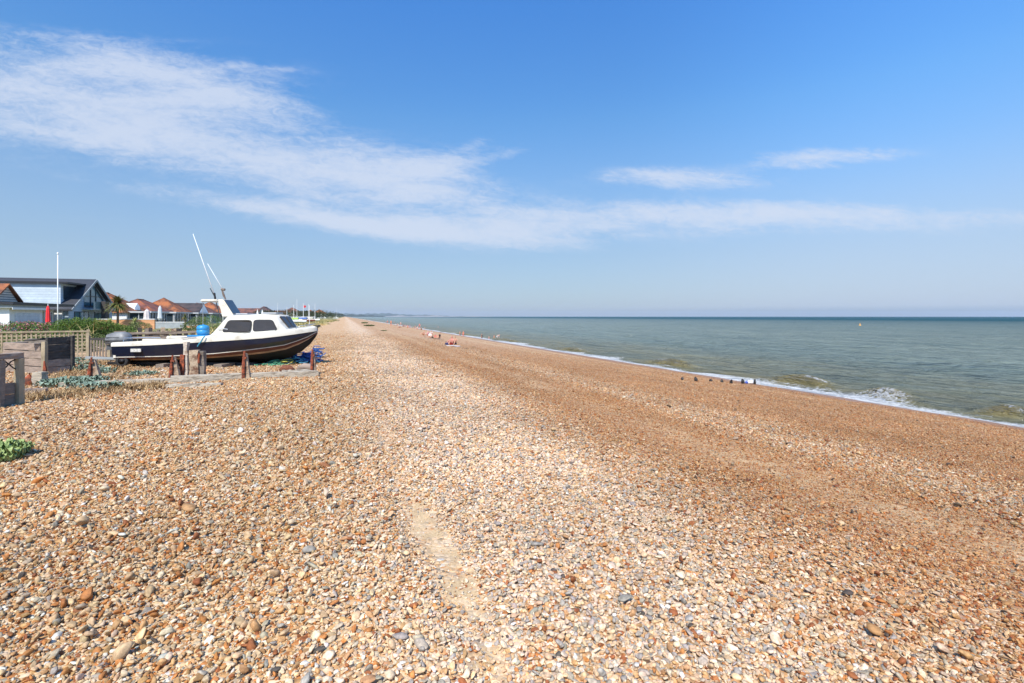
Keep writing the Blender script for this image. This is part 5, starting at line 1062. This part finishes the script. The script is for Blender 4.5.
def person(p, pose, rz, label, top=None, bottom='navy', skin=0, hair=0, sc=1.0, group=None, sink=0):
    sc *= 1.0 if group else .82; sink *= .82
    H = empty('person', (p[0], p[1], p[2] - sink), rz, label=label, cat='person', group=group); H.scale = (sc, sc, sc)
    m2 = body_mesh(pose)[0].copy(); link_mesh('body', m2, m_skin[skin], H)
    if bottom: shell(pose, ['pelvis', 'hiL', 'hiR'], .014).build('shorts', cloth(bottom), H, True)
    if top: shell(pose, ['chest', 'waist', 'shL', 'shR'], .016).build('top', cloth(top), H, True)
    shell(pose, ['crown'], .022).build('hair', m_hair[hair], H, True); return H
def PG(px, py): return G(px, py)
pp = [(424, 335.5, 'sit', 2.2, 'tanned person sitting at left of the beach group', None, 'orange', 0, 0), (427.8, 335.6, 'sit', 2.0, 'person in magenta top sitting behind the white towels', 'pink', 'red', 1, 0),
      (431.5, 335.4, 'sit', 3.6, 'person in white top sitting in the middle of the beach group', 'white', 'white', 0, 1), (433.5, 338.2, 'lie', 1.4, 'person lying on a dark mat in front of the group', None, 'black', 0, 0),
      (439.5, 338.6, 'sit', 1.2, 'person all in black sitting at right of the group', 'black', 'black', 0, 0),
      (451.8, 345.0, 'sit', 2.6, 'sunburnt person seated left in the nearest pair', None, 'red', 2, 0), (455.2, 344.6, 'sit', 2.9, 'dark haired person seated right in the nearest pair', None, 'navy', 0, 0),
      (421.5, 329.8, 'sit', 2.5, 'person in dark clothes under the far edge of the group', 'black', 'black', 0, 0)]
for (px, py, ps, rz, lb, tp_, bt, sk, hr) in pp: person(PG(px, py), ps, rz, lb, tp_, bt, sk, hr)
far_p = [(374, 321.5, 'sit', 'purple', None), (387.5, 324.3, 'stand', 'red', 'navy'), (391, 326.4, 'stand', 'orange', 'black'), (394, 324.2, 'stand', None, 'navy'), (397.5, 325.2, 'sit', None, 'orange'), (399.3, 327.8, 'lie', None, 'black'),
         (403, 326.8, 'sit', 'purple', 'navy'), (405.2, 326.8, 'sit', 'navy', 'navy'), (407.6, 327.8, 'sit', 'orange', 'orange'), (412.5, 327.6, 'lie', 'green', 'green'), (417.5, 329.4, 'sit', None, 'pink'), (383, 322.3, 'stand', None, 'red'), (379, 321.3, 'stand', 'grey', 'navy'),
         (400.8, 325.8, 'stand', None, 'red'), (409.8, 327.4, 'sit', 'blue', 'navy'), (415.2, 328.4, 'sit', None, 'teal'), (419.6, 329.2, 'stand', 'red', 'black'), (385.6, 323.0, 'sit', 'orange', 'navy'), (395.9, 326.1, 'sit', 'white', 'grey')]
far_lb = ['lone person farthest up the beach sitting apart', 'person in red standing left among the far bathers', 'person in orange top and black shorts standing nearer than other far bathers', 'bare chested person standing between far bathers', 'person in orange shorts sitting by the far waterline', 'person lying in black shorts, nearest of the far group', 'person in purple sitting beside one in navy', 'person in navy sitting between purple and orange ones', 'person dressed in orange sitting in the far group', 'person in green lying near the swash', 'person in pink swimwear sitting between the two groups', 'far person in red shorts standing by the water', 'farthest standing person in grey top', 'bare chested person in red shorts standing beyond the one lying down', 'person in blue top sitting right of the orange dressed one', 'person in teal shorts sitting alone between swash and the pink one', 'person in red top and black shorts standing near the main group', 'person in orange top sitting far along the waterline', 'person in white top sitting left of the one lying in black shorts']
for i, (px, py, ps, tp_, bt) in enumerate(far_p): person(PG(px, py), ps, random.uniform(0, 6.28), far_lb[i], tp_, bt or 'navy', i % 3, i % 2, 1.0, 'small far figures near the waterline')
def sea_at(px, py): Yb = F * (CH - SEA) / (py - HY); return ((px - 512) / F * Yb, Yb, SEA)
person(sea_at(460, 337.3), 'stand', 1.2, 'tanned person standing at the water edge, left of two paddlers', None, 'navy', 0, 0, sink=.25)
person(sea_at(463.3, 336.8), 'stand', 2.4, 'sunburnt person in red shorts, right of two paddlers', 'orange', 'red', 2, 0, sink=.25)
person(sea_at(481.8, 338.5), 'stand', 1.0, 'person in black wetsuit wading thigh deep', 'black', 'black', 0, 0, sink=.6)
person(sea_at(497, 338.6), 'bend', -1.8, 'pale person bending over in the shallows', None, 'white', 1, 1, sink=.3)
person(sea_at(494.2, 338.4), 'stand', .4, 'child standing in the shallows beside the bending person', None, 'orange', 0, 0, .65, sink=.3)
person(sea_at(489, 339), 'stand', .4, 'small child wading between black-clad and bending adults', None, 'pink', 0, 0, .6, sink=.35)
person(sea_at(424.7, 328.5), 'stand', .4, 'swimmer with only chest and head above water behind the beach group', None, 'navy', 0, 0, sink=1.1)
person(sea_at(438.2, 327.5), 'stand', 1.4, 'swimmer far out with head and shoulders showing', None, 'navy', 2, 0, sink=1.15)
def towel(px, py, m_, label, wd=.8, ln=1.7, rz=.4):
    g_ = PG(px, py); mb = MB(); n = 8; vs = []; 
    for i in range(n + 1):
        for j in range(5): x, y = -ln / 2 + ln * i / n, -wd / 2 + wd * j / 4; vs.append((x, y, .03 + .02 * math.sin(i * 1.9 + j) + float(gz(g_.x + x, g_.y + y)) * 0 - x * 0))
    mb.add(vs, [(i * 5 + j, i * 5 + j + 1, (i + 1) * 5 + j + 1, (i + 1) * 5 + j) for i in range(n) for j in range(4)]); o = mb.build('beach_towel', m_, loc=g_, smooth=True); o.rotation_euler = (0, .07, rz); tag(o, label, 'towel')
towel(450.3, 346, mat('white_towel', (.75, .75, .78), .9, .1, 5), 'white towel beside the nearest seated pair'); towel(429, 336.8, MATS['white_towel'], 'white towel in front of the magenta-topped sitter'); towel(433.5, 338.9, mat('dark_mat', (.05, .04, .04), .9, .1, 5), 'dark mat under the lying person', .8, 2.2)
towel(424, 336.6, mat('orange_towel', (.65, .22, .1), .9, .1, 5), 'orange towel under the tanned sitter at left of the group')
def holdall(px, py, m_, label, sc=1):
    g_ = PG(px, py); H = empty('beach_bag', g_, .3, label=label, cat='bag'); MB().loft([[Vector((a_ * sc, b_ * sc, z * sc)) for a_, b_ in ((-.22 * k, -.1 * k), (.22 * k, -.1 * k), (.22 * k, .1 * k), (-.22 * k, .1 * k))] for z, k in ((0, .9), (.08, 1.05), (.24, .95), (.3, .6))]).build('bag_body', m_, H, bevel=.02); MB().tube([(-.12 * sc, 0, .27 * sc), (-.08 * sc, 0, .42 * sc), (.08 * sc, 0, .42 * sc), (.12 * sc, 0, .27 * sc)], .015, 5).build('handle', m_, H)
holdall(446.7, 345, cloth('navy'), 'navy beach bag left of the nearest pair', .6); holdall(430, 335.9, cloth('white'), 'white beach bag among the sitting group'); holdall(435.7, 337.4, cloth('red'), 'red beach bag between the lying person and the one in black', .8)

# ---------------------------------------------------------------- air
hz = bpy.data.materials.new('sea_haze'); hz.use_nodes = True; t = NT(hz.node_tree); hz.node_tree.nodes.clear()
pv = t.n('ShaderNodeVolumePrincipled', {'Color': (.80, .88, 1, 1), 'Density': HAZE, 'Anisotropy': .2}); om = t.n('ShaderNodeOutputMaterial'); hz.node_tree.links.new(pv.outputs[0], om.inputs['Volume'])
if HAZE > 0:
    hb_ = MB().box((-20000, -1500, -8.5), (23000, 17000, 160)).build('haze', hz); tag(hb_, 'faint pale sea haze filling the air', 'haze', kind='stuff')
